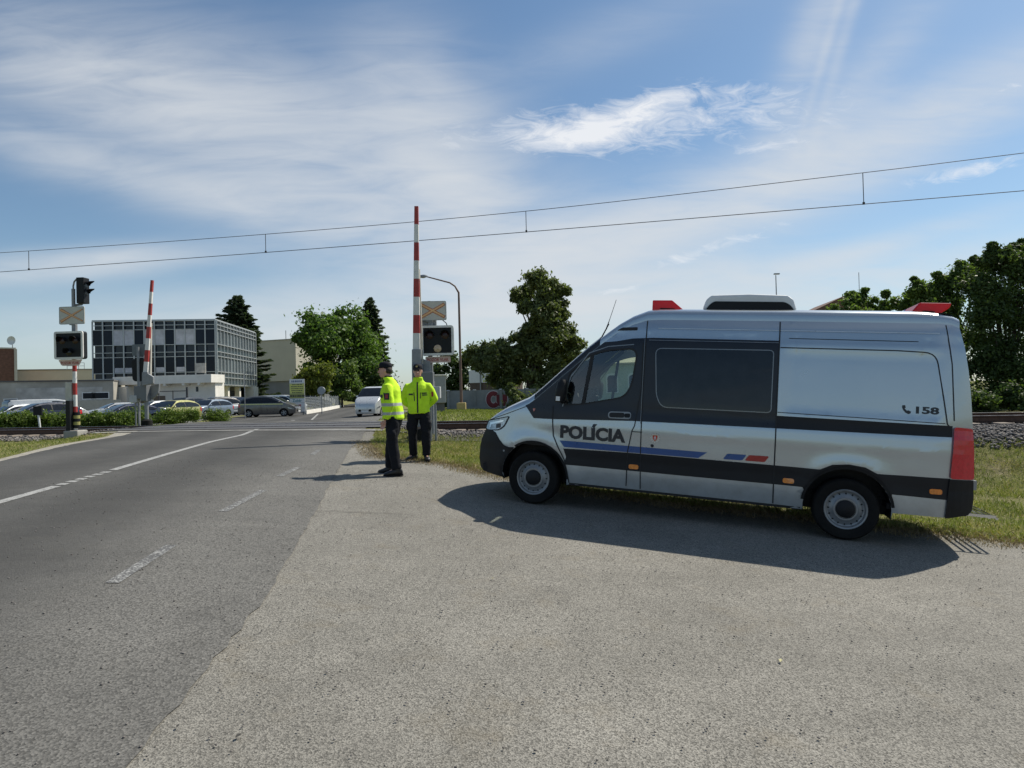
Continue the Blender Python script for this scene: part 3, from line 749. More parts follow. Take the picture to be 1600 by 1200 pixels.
def build_van():
    up = Vector(nrm((.0471, .9988, .01))); s = Vector((-.9415, .0477, -.3336)); s = (s-up*s.dot(up)).normalized(); yv = up.cross(s)
    O = Vector((.581, -1.576, -9.283))
    Mx = Matrix((( s.x, yv.x, up.x, O.x), (s.y, yv.y, up.y, O.y), (s.z, yv.z, up.z, O.z), (0, 0, 0, 1)))
    root = empty('police_van'); root.matrix_world = cam.matrix_world @ Mx
    tag(root, 'silver and dark grey high roof police van with POLÍCIA lettering and red roof beacons', 'van')
    def px(x, z):
        k = 1.0
        if x > -.35:
            t = (x+.35)/1.30; k -= (.40+.10*ss(.7, 1.2, z))*max(0, t)**3.0
        if x < -4.45: k -= .13*((-4.45-x)/.44)**2.2
        return k
    S = Shell([(.28, .955), (.5, .985), (.8, 1.003), (1.0, 1.006), (1.2, 1.003), (1.35, .985), (1.7, .955), (2.1, .917), (2.3, .885), (2.42, .85), (2.5, .80)], px)
    S.cell = (.07, .05)
    def Yd(x, z, Y0=S.Y):
        y = Y0(x, z)
        for cx in (0, -3.665):
            r = math.hypot(x-cx, z-.355); y += .020*max(0, 1-abs(r-.50)/.17)**1.3*(1 if z > .3 else .4)
        if -4.56 < x < -2.93: y -= .011*min(ss(0, .05, x+4.56), ss(0, .05, -2.93-x), ss(0, .05, z-1.37), ss(0, .05, 2.13-z))
        y += .007*math.exp(-((z-1.05)/.05)**2)*ss(.2, -.2, x)-.010*math.exp(-((z-1.28)/.07)**2)*ss(-1.0, -1.5, x)-.008*math.exp(-((z-.66)/.06)**2)
        y -= .006*math.exp(-((z-2.24)/.04)**2)
        return y
    S.Y = Yd
    edge_top = [(-4.69, 2.40), (-4.62, 2.435), (-4.5, 2.445), (-3, 2.45), (-1.5, 2.445), (-1.36, 2.435), (-1.18, 2.37), (-1.02, 2.28), (-.90, 2.19), (-.79, 2.10), (-.58, 1.92), (-.3, 1.665), (-.1, 1.48), (.03, 1.365), (.10, 1.31), (.25, 1.245), (.45, 1.165), (.62, 1.08), (.74, .995)]
    edge_front = [(.80, .90), (.86, .78), (.895, .65), (.90, .50), (.87, .38), (.80, .33)]
    edge_rear = [(-4.88, .45), (-4.89, .60), (-4.875, .9), (-4.845, 1.34), (-4.82, 1.65), (-4.785, 1.94), (-4.74, 2.2)]
    fa = arcpts(0, .355, .455, -8, 188); ra = arcpts(-3.665, .355, .445, -8, 188)
    low = [(.42, .30)]+fa+[(-.49, .31), (-3.215, .30)]+ra+[(-4.12, .36), (-4.60, .36), (-4.84, .40)]
    outline = edge_front+low+edge_rear+edge_top
    win = rounded([(-.40, 1.335), (-.62, 1.355), (-1.13, 1.47), (-1.215, 1.62), (-1.255, 2.00), (-1.20, 2.065), (-.87, 2.03), (-.66, 1.955), (-.43, 1.72)], [.02, .12, .10, .10, .10, .06, .08, .05, .03])
    for side in (1, -1):
        S.conform([outline, win], 0, 'body_side', M_silver, root, side)
    # roof, windscreen, bonnet, nose and rear
    rt = dense([p for p in edge_top if p[0] <= -.79], .12)
    S.cap(rt, lambda x: .13+.035*ss(-.8, -1.6, x)*ss(-4.7, -4.3, x), 'roof', M_silver, root, na=33, ex=.42)
    wsx = dense([p for p in edge_top if -.79 <= p[0] <= .03], .1)
    cr = lambda x: .13-.03*ss(-.79, .05, x)
    S.cap(wsx, cr, 'windscreen', glass_mat('windscreen_glass', (.62, .74, .70), .08), root, na=33, ex=.42, band=(3, 30), bulge=.05)
    S.cap(wsx, cr, 'windscreen_pillar', M_wrap, root, na=33, ex=.42, band=(0, 4), bulge=.05); S.cap(wsx, cr, 'windscreen_pillar', M_wrap, root, na=33, ex=.42, band=(29, 33), bulge=.05)
    bt = dense([p for p in edge_top if p[0] >= .03], .1)
    S.cap(bt, lambda x: .10-.04*ss(.1, .7, x), 'bonnet', M_silver, root, na=25, ex=.45, bulge=.06)
    S.nose([(.74, 1.0)]+edge_front, .13, 'front_bumper', M_black, root)
    S.nose([(-4.84, .40)]+edge_rear[:]+[(-4.69, 2.42)], .05, 'rear_door', M_silver, root, direction=-1)
    S.nose([(-4.69, 2.40), (-4.62, 2.55), (-4.5, 2.57)], .03, 'rear_roof_edge', M_silver, root, direction=-1)
    # underbody, liners, cab interior
    ub = MB(); ub.box((-2.0, 0, .40), (5.4, 1.34, .16)); ub.box((-1.83, 0, .345), (2.6, 1.86, .05)); ub.box((-4.45, 0, .42), (.75, 1.80, .06)); ub.box((.62, 0, .40), (.35, 1.5, .1)); ub.build('underbody', M_black, root)
    for cx in (0, -3.665):
        for sd in (1, -1):
            mb = MB(); A = arcpts(cx, .355, .455, -10, 190, 16)
            mb.add([(x, sd*(S.Y(x, z)-.004), z) for x, z in A]+[(x, sd*.64, z) for x, z in A], [(i, i+1, 18+i, 17+i) for i in range(16)])
            mb.add([(x, sd*.64, z) for x, z in A], [tuple(range(17))]); mb.build('wheel_arch', M_black, root)
            wheel(root, (cx, sd*.865, .345), .345, .225, .22, sd)
    M_int = mat('cab_trim', (.035, .037, .04), .85); ci = MB()
    ci.box((-1.52, 0, 1.30), (.05, 1.6, 1.7)); ci.box((-.15, 0, 1.15), (.55, 1.6, .34)); ci.box((-.6, 0, .8), (1.9, 1.85, .06)); ci.build('cab_interior', M_int, root, bevel=.01)
    for yy_ in (.5, -.42):
        mb = MB(); mb.box((-1.0, yy_, 1.02), (.5, .5, .16)); mb.tube([(-1.22, yy_, 1.08), (-1.30, yy_, 1.55)], [.20, .19], 10, flat=.35); mb.tube([(-1.31, yy_, 1.58), (-1.32, yy_, 1.80)], [.12, .10], 10, flat=.5); mb.build('seat', M_int, root, bevel=.03)
    mb = MB(); R_ = [(-.52+.10*math.sin(t), .45+.20*math.cos(t), 1.33+.17*math.sin(t)) for t in (2*math.pi*k/20 for k in range(21))]; mb.tube(R_, .016, 6, cap=False); mb.tube([(-.52, .45, 1.33), (-.3, .45, 1.2)], .03, 6); mb.build('steering_wheel', M_int, root)
    for sd in (1, -1):
        # dark livery above the belt
        wrap = [(.105, 1.30), (.13, 1.28), (.02, 1.125), (-.24, 1.13), (-1.27, 1.175), (-2.895, 1.20), (-2.895, 2.215), (-1.40, 2.215), (-1.05, 2.16), (-.90, 2.10), (-.80, 2.02)]
        wrap = [(.02, 1.125), (-.24, 1.13), (-1.27, 1.175), (-2.895, 1.20), (-2.895, 2.215), (-1.45, 2.215), (-1.2, 2.20), (-1.0, 2.16), (-.85, 2.145)]+[(x, z-.003) for x, z in edge_top if -.8 <= x <= .26]+[(.15, 1.285)]
        S.conform([wrap, win], .003, 'livery', M_wrap, root, sd)
        S.conform([[(-2.90, 1.345), (-4.64, 1.345), (-4.64, 1.225), (-2.90, 1.20)]], .003, 'livery', M_band, root, sd)
        lb = [(-.40, .79), (-1.2, .832), (-2.9, .832), (-3.35, .815)]+[(x, z) for x, z in arcpts(-3.665, .355, .515, 118, 62, 8)][::-1][::-1]
        A2 = [(x, z) for x, z in arcpts(-3.665, .355, .447, 18, 162, 14)]
        lb = [(-.415, .56), (-.44, .66), (-.40, .765), (-1.2, .778), (-2.9, .774), (-3.38, .772), (-3.50, .835), (-3.665, .855), (-3.83, .835), (-3.95, .775), (-4.64, .785), (-4.62, .555), (-4.10, .565)]+[p for p in A2[::-1]]+[(-3.21, .555), (-1.9, .555)]
        S.conform([lb], .004, 'livery', M_band, root, sd)
        # plastic corners
        fb = [(.745, .99), (.72, .93), (.60, .885), (.53, .80), (.45, .735), (.37, .715), (.30, .72)]+arcpts(0, .355, .456, 52, -8, 8)+[(.42, .30), (.80, .33), (.87, .38), (.899, .50), (.894, .65), (.859, .78), (.80, .90)]
        S.conform([fb], .006, 'front_bumper_corner', M_black, root, sd)
        A = arcpts(0, .355, .480, 55, 178, 16); S.conform([arcpts(-3.665, .355, .475, 8, 172, 20)+arcpts(-3.665, .355, .444, 172, 8, 20)], .010, 'arch_lip', M_black, root, sd)
        S.conform([A+arcpts(0, .355, .454, 178, 55, 16)], .008, 'arch_lip', M_black, root, sd)
        S.conform([[(-4.615, .355), (-4.84, .402), (-4.878, .45), (-4.888, .60), (-4.872, .775), (-4.63, .775)]], .010, 'rear_bumper', M_black, root, sd, thick=.01)
        S.conform([rounded([(-4.655, 1.335), (-4.842, 1.325), (-4.878, .785), (-4.635, .785)], .03)], .004, 'tail_light', M_redlens, root, sd, thick=.018)
        # glass
        S.conform([win], -.012, 'door_window', M_glass, root, sd)
        fr = rounded([(-.385, 1.32), (-.62, 1.335), (-1.15, 1.455), (-1.235, 1.62), (-1.275, 2.02), (-1.21, 2.085), (-.86, 2.05), (-.64, 1.975), (-.41, 1.73)], [.02, .12, .10, .10, .10, .06, .08, .05, .03])
        S.conform([fr, win], .006, 'window_seal', M_seam, root, sd)
        S.conform([[(-.60, 1.35), (-.645, 1.355), (-.725, 1.99), (-.68, 1.975)]], .002, 'window_post', M_seam, root, sd)
        rw = rounded([(-1.49, 2.085), (-2.84, 2.10), (-2.84, 1.375), (-1.60, 1.365), (-1.53, 1.50)], [.08, .05, .05, .12, .1])
        S.conform([rw], .007, 'rear_window', M_darkglass, root, sd)
        M_trim = mat('window_trim', (.22, .23, .24), .3, .5)
        S.line(rw+[rw[0]], .010, .0085, 'window_trim', M_trim, root, sd)
        S.line(win+[win[0]], .008, .009, 'window_trim', M_trim, root, sd) if False else None
        S.line([(-.36, 1.30), (-.44, 1.68), (-.66, 2.0), (-.9, 2.09), (-1.22, 2.125)], .012, .0065, 'window_trim', M_trim, root, sd)
        # door seams
        S.line([(-.235, 1.30), (-.24, 1.12), (-.26, .92), (-.33, .78), (-.42, .62), (-.49, .33)], .014, .0075, 'door_seam', M_seam, root, sd)
        S.line([(-1.335, 2.15), (-1.345, 1.6), (-1.29, 1.12), (-1.26, 1.05), (-1.22, .80), (-1.215, .36)], .012, .0085, 'door_seam', M_seam, root, sd)
        S.line([(-1.365, 2.43), (-1.365, 1.6), (-1.375, .9), (-1.39, .34)], .012, .0085, 'door_seam', M_trim if False else M_seam, root, sd)
        S.line([(-1.351, 2.2), (-1.36, 1.15)], .005, .0095, 'seam_glint', M_trim, root, sd)
        S.line([(-2.897, 2.44), (-2.90, 1.3), (-2.905, .6), (-2.91, .33)], .014, .0085, 'door_seam', M_seam, root, sd)
        S.line([(-1.255, 1.045), (-1.385, 1.045)], .010, .0086, 'door_seam', M_seam, root, sd)
        S.line([(-1.40, 2.185), (-2.89, 2.19)], .008, .0084, 'roof_rail_line', M_trim, root, sd)
        S.line([(-2.91, 2.135), (-4.1, 2.135)]+[(x, z) for x, z in rounded([(-4.1, 2.135), (-4.47, 2.12), (-4.59, 1.36)], [0, .12, 0])][1:]+[(-4.62, 1.33)], .012, .004, 'panel_crease', M_seam, root, sd)
        S.line([(-2.91, 1.385), (-3.7, 1.378), (-4.57, 1.366)], .008, .004, 'panel_crease', M_seam, root, sd)
        S.line([(-4.56, 2.43), (-4.62, 2.0), (-4.655, 1.4)], .010, .004, 'door_seam', M_seam, root, sd)
        S.line([(-1.5, 2.335), (-4.5, 2.335)], .010, .004, 'roof_rib', mat('light_crease', (.62, .66, .68), .3, .4), root, sd)
        S.line([(-3.0, 2.245), (-4.3, 2.240)], .008, .004, 'roof_rib', M_seam, root, sd)
        S.line([(.74, 1.045), (.40, 1.165), (.14, 1.27)], .008, .004, 'bonnet_seam', M_seam, root, sd)
        S.line([(-.49, .315), (-3.2, .305)], .03, .003, 'sill_edge', M_seam, root, sd)
        # head light
        hl = rounded([(.755, 1.035), (.39, 1.12), (.46, .985), (.55, .925), (.755, .905), (.80, .93)], [.02, .02, .05, .05, .03, .02])
        S.conform([hl], .007, 'headlight', M_headlamp, root, sd)
        S.line(hl+[hl[0]], .012, .010, 'headlight_rim', M_seam, root, sd)
        S.conform([[(.72, 1.01), (.47, 1.07), (.475, 1.045), (.70, .985), (.70, .95), (.72, .945)]], .010, 'daytime_lamp', M_chrome, root, sd)
        S.conform([rounded([(.60, 1.0), (.52, 1.02), (.52, .96), (.60, .945)], .015)], .0095, 'lamp_projector', M_darkglass, root, sd)
        # handle
        S.conform([rounded([(-.955, 1.275), (-1.24, 1.285), (-1.24, 1.195), (-.955, 1.19)], .043)], .005, 'door_handle', M_steel, root, sd, thick=.006)
        S.conform([rounded([(-.97, 1.262), (-1.16, 1.27), (-1.16, 1.208), (-.97, 1.203)], .03)], .014, 'handle_recess', M_seam, root, sd)
        S.conform([rounded([(-1.16, 1.262), (-1.23, 1.265), (-1.23, 1.214), (-1.16, 1.21)], .02)], .014, 'key_plate', M_black, root, sd)
        for xx in (-1.30, -3.06, -4.51):
            z0 = .61 if xx > -4 else .635
            S.conform([rounded([(xx+.06, z0+.028), (xx-.06, z0+.028), (xx-.06, z0-.028), (xx+.06, z0-.028)], .025)], .006, 'side_marker', M_orange, root, sd, thick=.008)
        S.conform([arcpts(.44, .66, .014, 0, 330, 9)], .008, 'parking_sensor', M_grey, root, sd)
        S.conform([rounded([(-1.00, 2.335), (-1.25, 2.345), (-1.25, 2.305), (-1.00, 2.295)], .012)], .004, 'roof_vent_slot', M_seam, root, sd)
        # mirror
        mb = MB(); mb.stack([(-.36, 0, 1.36, .05, .09), (-.365, 0, 1.39, .065, .105), (-.375, 0, 1.50, .07, .11), (-.385, 0, 1.60, .062, .10), (-.39, 0, 1.645, .035, .07)], 16, p=.7)
        mb.tube([(-.36, -.08, 1.42), (-.36, -.20, 1.37)], [.05, .06], 8)
        o = mb.build('mirror', M_black, root, auto=45); o.location = (0, sd*1.13, 0)
        if sd < 0: o.scale.y = -1
        mb = MB().box((-.36, .112, 1.405), (.05, .01, .055)); o2 = mb.build('mirror_label', M_white, o)
    # markings on the side that shows
    def deco(loops, name, mt, off=.007): S.conform(loops, off, name, mt, root, 1)
    bm = text_bm('POLÍCIA', -.35, -1.185, .895, 1.105, .045); S.conform(None, .007, 'lettering', M_letter, root, 1, bm=bm, flip_uv=True)
    bm = text_bm('158', -4.295, -4.51, 1.457, 1.535, .035); S.conform(None, .007, 'phone_number', M_letter, root, 1, bm=bm, flip_uv=True)
    ph = [(-4.165, 1.54), (-4.19, 1.542), (-4.197, 1.515), (-4.185, 1.507), (-4.207, 1.482), (-4.222, 1.488), (-4.248, 1.474), (-4.242, 1.455), (-4.225, 1.447), (-4.195, 1.462), (-4.172, 1.492), (-4.162, 1.52)]
    deco([ph], 'phone_symbol', M_letter)
    deco([[(-.345, .865), (-2.16, .860), (-2.06, .785), (-.41, .785)]], 'blue_stripe', M_blue)
    deco([rounded([(-2.385, .865), (-2.60, .868), (-2.555, .80), (-2.34, .797)], .02)], 'blue_mark', M_blue)
    deco([rounded([(-2.625, .868), (-2.845, .872), (-2.80, .802), (-2.58, .80)], .02)], 'red_mark', mat('red_film', (.38, .03, .025), .3))
    def emblem(cx, cz, r, off=.008):
        star = [(cx+r*(1.0 if i % 2 == 0 else .82)*math.cos(math.pi*i/12), cz+r*(1.0 if i % 2 == 0 else .82)*math.sin(math.pi*i/12)) for i in range(24)]
        if r > .05: deco([star], 'emblem', mat('emblem_silver', (.55, .56, .58), .3, .6), off)
        sh = lambda k: rounded([(cx+.42*k, cz+.5*k), (cx-.42*k, cz+.5*k), (cx-.42*k, cz-.1*k), (cx, cz-.6*k), (cx+.42*k, cz-.1*k)], [0, 0, k*.25, 0, k*.25])
        deco([sh(r*1.15)], 'emblem_border', mat('emblem_gold', (.45, .33, .12), .4, .5), off+.0015); deco([sh(r)], 'emblem_shield', M_redlens, off+.003)
        k = r*.07
        deco([[(cx-k, cz-.35*r), (cx+k, cz-.35*r), (cx+k, cz-.05*r), (cx+.25*r, cz-.05*r), (cx+.25*r, cz+.05*r), (cx+k, cz+.05*r), (cx+k, cz+.14*r), (cx+.18*r, cz+.14*r), (cx+.18*r, cz+.24*r), (cx+k, cz+.24*r), (cx+k, cz+.38*r), (cx-k, cz+.38*r), (cx-k, cz+.24*r), (cx-.18*r, cz+.24*r), (cx-.18*r, cz+.14*r), (cx-k, cz+.14*r), (cx-k, cz+.05*r), (cx-.25*r, cz+.05*r), (cx-.25*r, cz-.05*r), (cx-k, cz-.05*r)]], 'emblem_cross', M_white, off+.0045)
    emblem(-1.545, .985, .062); emblem(.02, 1.235, .033)
    deco([arcpts(-1.515, .888, .020, 0, 340, 12)], 'fuel_lock', M_seam)
    # roof equipment
    def beacon(x0, x1, z0, z1, d):
        e = bpy.data.objects.new('roof_beacon', None); COL.objects.link(e); e.parent = root
        prof = [(x0, z0+.02), (x0-.02*d, z1), (x1+.02*d if d > 0 else x1, z1), (x1-.02, z0+.05)]
        mb = MB()
        for (ya, yb, mi) in ((-.62, -.02, 1), (.02, .62, 0)):
            mb.prism(prof, ya, yb, mi)
        mb.build('beacon_lens', [MATS.get('beacon_red', M_redlens), mat('blue_lens', (.01, .04, .4), .15, coat=1.)], e, bevel=.02)
        MB().prism([(x0-.02, z0-.02), (x0+.0, z0+.03), ((x0+x1)/2, z0+.07), (x1, z0+.03), (x1, z0-.02)], -.66, .66).build('beacon_base', M_black, e, bevel=.01)
    def bar(pr, base, nm='roof_beacon'):
        e = bpy.data.objects.new(nm, None); COL.objects.link(e); e.parent = root
        mb = MB(); mb.prism(pr, .03, .64, 0); mb.prism(pr, -.64, -.03, 1); mb.build('beacon_lens', [MATS.get('beacon_red', M_redlens), mat('blue_lens', (.01, .04, .4), .15, coat=1.)], e, bevel=.015)
        MB().prism(base, -.60, .66).build('beacon_base', M_black, e, bevel=.01)
    mb_, t, b = newmat('beacon_red'); b.inputs['Base Color'].default_value = (.55, .012, .03, 1); b.inputs['Roughness'].default_value = .25; b.inputs['Coat Weight'].default_value = .5
    tl = t.new('ShaderNodeBsdfTranslucent'); tl.inputs[0].default_value = (.75, .03, .05, 1); mx = t.new('ShaderNodeMixShader'); mx.inputs[0].default_value = .5; t.l.new(b.outputs[0], mx.inputs[1]); t.l.new(tl.outputs[0], mx.inputs[2]); t.l.new(mx.outputs[0], t.n['Material Output'].inputs[0]); MATS['beacon_red'] = mb_
    bar([(-1.385, 2.565), (-1.385, 2.715), (-1.63, 2.715), (-1.78, 2.59), (-1.78, 2.565)], [(-1.52, 2.56), (-1.48, 2.615), (-1.66, 2.61), (-1.74, 2.56)])
    bar([(-4.24, 2.55), (-4.35, 2.70), (-4.66, 2.695), (-4.64, 2.64), (-4.56, 2.58), (-4.54, 2.53)], [(-4.36, 2.55), (-4.38, 2.61), (-4.50, 2.60), (-4.50, 2.55)])
    ac = MB(); ac.prism([(-2.00, 2.60), (-2.04, 2.73), (-2.10, 2.785), (-2.55, 2.80), (-2.98, 2.785), (-3.05, 2.73), (-3.09, 2.60)], -.62, .62)
    a = ac.build('air_conditioner', M_white, root, bevel=.03)
    MB().prism(rounded([(-2.04, 2.60), (-2.09, 2.67), (-2.14, 2.705), (-2.95, 2.70), (-3.01, 2.665), (-3.06, 2.60)], .03), .615, .63).build('grille', M_black, a)
    MB().tube([(-.62, .45, 2.05), (-.80, .45, 2.42)], [.012, .008], 6).build('antenna_base', M_black, root)
    MB().tube([(-.80, .62, 2.33), (-.84, .62, 2.46), (-.915, .62, 2.72)], [.010, .004, .003], 6).build('antenna', M_black, root)
    st = MB(); 
    for k in range(4): st.box((-5.0-.07*k+.03, 0, .37-.005*k), (.025, 1.3, .02))
    st.box((-5.02, .65, .375), (.30, .02, .03)); st.box((-5.02, -.65, .375), (.30, .02, .03)); st.build('rear_step', M_chrome, root)
    MB().box((-4.905, .82, .72), (.03, .05, .10)).build('reflector', M_steel, root)
    MB().box((-4.90, .12, 1.55), (.05, .06, .2)).build('door_latch', M_black, root)
    MB().box((.97, 0, .55), (.02, .52, .11)).build('number_plate', M_plate, root)
    return root
build_van()
# ------------------------------------------------------------------ other vehicles
def car(kind, col, loc, rz, label, name='parked_car', group='cars parked beyond the tracks', cat='car', stripe=None, h=None):
    mp = mat('car_'+'_'.join('%02d' % int(c*99) for c in col), col, .3, .35, var=.04, coat=.7, dirt=.05)
    root = empty(name, loc, rz, label, cat, group)
    spec = {
     'hatch': dict(L=[(.80, .42), (.82, .62), (.74, .72), (.45, .84), (.0, .93), (-.22, .97), (-.62, 1.20), (-.95, 1.37), (-1.5, 1.43), (-2.2, 1.42), (-2.75, 1.32), (-3.0, 1.18), (-3.2, .95), (-3.27, .72), (-3.27, .45)], wb=2.5, ws=(-.95, -.22), rw=(-3.2, -2.75)),
     'mpv': dict(L=[(.86, .42), (.88, .64), (.78, .76), (.50, .90), (.12, 1.02), (-.10, 1.08), (-.70, 1.38), (-1.05, 1.52), (-1.6, 1.60), (-2.4, 1.58), (-3.05, 1.46), (-3.30, 1.30), (-3.50, 1.02), (-3.56, .75), (-3.54, .45)], wb=2.7, ws=(-1.05, -.10), rw=(-3.5, -3.05)),
     'sedan': dict(L=[(.84, .42), (.86, .60), (.76, .70), (.45, .80), (-.10, .90), (-.30, .93), (-.75, 1.18), (-1.08, 1.31), (-1.6, 1.36), (-2.2, 1.34), (-2.65, 1.22), (-3.10, 1.00), (-3.5, .95), (-3.66, .85), (-3.68, .45)], wb=2.7, ws=(-1.08, -.30), rw=(-3.10, -2.5)),
     'suv': dict(L=[(.82, .48), (.84, .75), (.76, .88), (.45, 1.0), (.0, 1.06), (-.15, 1.10), (-.62, 1.42), (-.90, 1.58), (-1.5, 1.66), (-2.6, 1.64), (-3.15, 1.56), (-3.35, 1.35), (-3.50, 1.08), (-3.56, .80), (-3.54, .48)], wb=2.65, ws=(-.90, -.15), rw=(-3.5, -3.15)),
     'van': dict(L=[(.86, .42), (.88, .72), (.80, .86), (.55, 1.05), (.25, 1.20), (.10, 1.26), (-.35, 1.62), (-.62, 1.82), (-1.2, 1.92), (-2.8, 1.92), (-3.75, 1.88), (-3.88, 1.75), (-3.95, 1.10), (-3.96, .80), (-3.95, .45)], wb=3.1, ws=(-.62, .10), rw=(-3.95, -3.75))}[kind]
    L = spec['L']; wb = spec['wb']; x0 = L[0][0]; x1 = L[-1][0]; zt = max(z for _, z in L); k = (h or zt)/zt
    L = [(x, z*k if z > .6 else z) for x, z in L]; zt *= k
    zb = dict((x, z) for x, z in L)[spec['ws'][1]]
    def px(x, z):
        a = max(0, (x-(x0-.75))/.75); b = max(0, ((x1+.6)-x)/.6); return 1-.20*a**3-.12*b**3
    S = Shell([(.2, .82), (.45, .875), (.75, .88), (zb, .85), (zt-.02, .60 if kind != 'van' else .74)], px, cell=(.3, .25))
    R = .33 if kind in ('suv', 'van') else .31
    low = [(x0-.03, .25)]+arcpts(0, R, R+.05, -15, 195, 12)+arcpts(-wb, R, R+.05, -15, 195, 12)+[(x1+.04, .26)]
    up = [p for p in L[::-1]]
    lo = [p for p in L]
    side = low+up
    for sd in (1, -1): S.conform([side], 0, 'body_side', mp, root, sd)
    e = dense([p for p in L if p[1] > .68], .15)
    wsx, rwx = spec['ws'], spec['rw']
    cr = lambda x: .06
    S.cap([p for p in e if p[0] >= wsx[1]-.001], cr, 'bonnet', mp, root, na=13, ex=.5)
    S.cap([p for p in e if wsx[0]-.001 <= p[0] <= wsx[1]+.001], cr, 'windscreen', M_darkglass, root, na=13, ex=.5)
    S.cap([p for p in e if rwx[1]-.001 <= p[0] <= wsx[0]+.001], cr, 'roof', mp, root, na=13, ex=.5)
    S.cap([p for p in e if rwx[0]-.001 <= p[0] <= rwx[1]+.001], cr, 'rear_window', M_darkglass, root, na=13, ex=.5)
    rest = [p for p in e if p[0] <= rwx[0]+.001]
    if len(rest) > 1: S.cap(rest, cr, 'boot_lid', mp, root, na=13, ex=.5)
    fr = [p for p in L if p[0] > 0 and p[1] < .95][::-1][-4:]
    S.nose([(x, z) for x, z in L[:3]][::-1]+[(x0-.03, .25)], .10, 'front_bumper', mp, root)
    S.nose([L[-3], L[-2], L[-1], (x1+.04, .26)], .06, 'rear_bumper', mp, root, direction=-1)
    MB().box(((x0+x1)/2, 0, .30), (x0-x1-.3, 1.3, .14)).build('underbody', M_black, root)
    # side glass follows the roof line
    def ztop(x):
        return interp([(a, b) for a, b in L[::-1] if True and b > .9*zb-.2], x)
    gx0, gx1 = wsx[1]-.18, rwx[0]+.22
    if kind == 'van': gx1 = gx0-1.35
    def zl(x): return min(interp(sorted([(a, b) for a, b in L if wsx[1] >= a >= rwx[0]]), x)-.07, zt-.09)
    xs = [gx0-(gx0-gx1)*i/12 for i in range(13)]
    gp = [(gx0, zb+.01)]+[(x, max(zb+.03, zl(x))) for x in xs]+[(gx1, zb+.02)]
    P = []
    for p in gp:
        if not P or (Vector(p)-Vector(P[-1])).length > .02: P.append(p)
    mid = (gx0+gx1)/2+.05
    for sd in (1, -1):
        S.conform([P], .006, 'side_window', M_darkglass, root, sd)
        S.line([(mid, zb), (mid, zl(mid))], .07, .010, 'door_pillar', M_black, root, sd)
        S.line([(mid, .35), (mid, zb)], .015, .006, 'door_seam', M_seam, root, sd)
        S.line([(gx0+.12, .45), (gx0+.10, zb)], .015, .006, 'door_seam', M_seam, root, sd)
        S.conform([rounded([(x0-.12, .62*k), (x0-.55, .74*k), (x0-.50, .62*k), (x0-.12, .53*k)], .03)], .006, 'headlight', M_headlamp, root, sd)
        S.conform([rounded([(x1+.03, zb-.05), (x1+.22, zb-.03), (x1+.20, zb-.30), (x1+.03, zb-.28)], .03)], .006, 'tail_light', M_redlens, root, sd)
        MB().ball((gx0-.05, sd*(S.Y(gx0, zb)+.09), zb+.08), (.07, .10, .07), 10).build('mirror', mp, root, smooth=True)
        if stripe: S.line([(gx0+.25, zb-.10), (gx1-.1, zb-.07)], .09, .008, 'side_stripe', stripe, root, sd)
        for cx in (0, -wb):
            mb = MB(); A = arcpts(cx, R, R+.05, -10, 190, 12); mb.add([(x, sd*(S.Y(x, z)-.01), z) for x, z in A]+[(x, sd*.58, z) for x, z in A], [(i, i+1, 14+i, 13+i) for i in range(12)]); mb.build('wheel_arch', M_black, root)
            wheel(root, (cx, sd*.745, R), R, R*.66, .20, sd, False)
    MB().box((x0+.07, 0, .47), (.04, .9, .14)).build('grille', M_black, root)
    MB().box((x0+.09, 0, .40), (.02, .50, .10)).build('number_plate', M_plate, root); MB().box((x1-.06, 0, .62), (.02, .50, .10)).build('number_plate', M_plate, root)
    return root
def cx_(px_, Y, z=0.): 
    p = W(px_, 600, Y); return (p.x, Y, z+H(p.x, Y)+.01)
R = math.radians
car('mpv', (.13, .125, .12), cx_(448, 50.5), R(2), 'dark grey family car with a yellow stripe pulling out by the sign board', stripe=mat('yellow_stripe', (.62, .60, .25), .4))
car('hatch', (.22, .27, .33), cx_(306, 49), R(255), 'silver blue hatchback behind the shrubs, nearest in front of the white low building')
car('hatch', (.42, .40, .15), cx_(246, 43), R(257), 'pale yellow small car behind the shrubs next to the far barrier')
car('suv', (.05, .055, .06), cx_(268, 54), R(255), 'black car parked behind the pale yellow one')
car('hatch', (.60, .61, .60), cx_(214, 50), R(235), 'white car mostly hidden by the far barrier machine')
car('sedan', (.03, .04, .075), cx_(160, 40), R(232), 'dark blue saloon behind the hedge right of the left crossing signal', h=1.28)
car('sedan', (.50, .52, .53), cx_(150, 50), R(228), 'silver car with only its roof showing behind the dark blue saloon')
car('van', (.58, .58, .56), cx_(112, 46), R(52), 'tall pale van with a dark rear window seen beside the left crossing signal', h=1.72)
car('mpv', (.03, .035, .05), cx_(24, 41), R(238), 'dark blue car behind the hedge near the left edge', h=1.5)
car('hatch', (.50, .53, .55), cx_(-12, 42), R(240), 'light silver car cut off by the left edge of the view')
car('mpv', (.05, .05, .05), cx_(312, 56), R(235), 'black estate behind the silver blue hatchback')
car('suv', (.38, .40, .41), cx_(360, 58), R(-40), 'silver off road car facing the road beside the glass building')
car('suv', (.55, .56, .56), cx_(384, 66), R(-20), 'white off road car second row behind the silver one by the glass building')
car('mpv', (.45, .46, .46), cx_(446, 58), R(-8), 'silver car parked behind the dark grey family car')
car('van', (.62, .63, .62), cx_(462, 66), R(-10), 'white van behind the yellow and white sign board', h=1.7)
car('mpv', (.05, .055, .06), cx_(505, 78), R(-4), 'dark car behind the wire fence right of the sign board')
car('van', (.60, .61, .60), (W(581, 600, 45).x, 44.2, 0), R(262), 'white van driving towards the crossing behind the officers', name='delivery_van', group=None, cat='van', h=2.05)

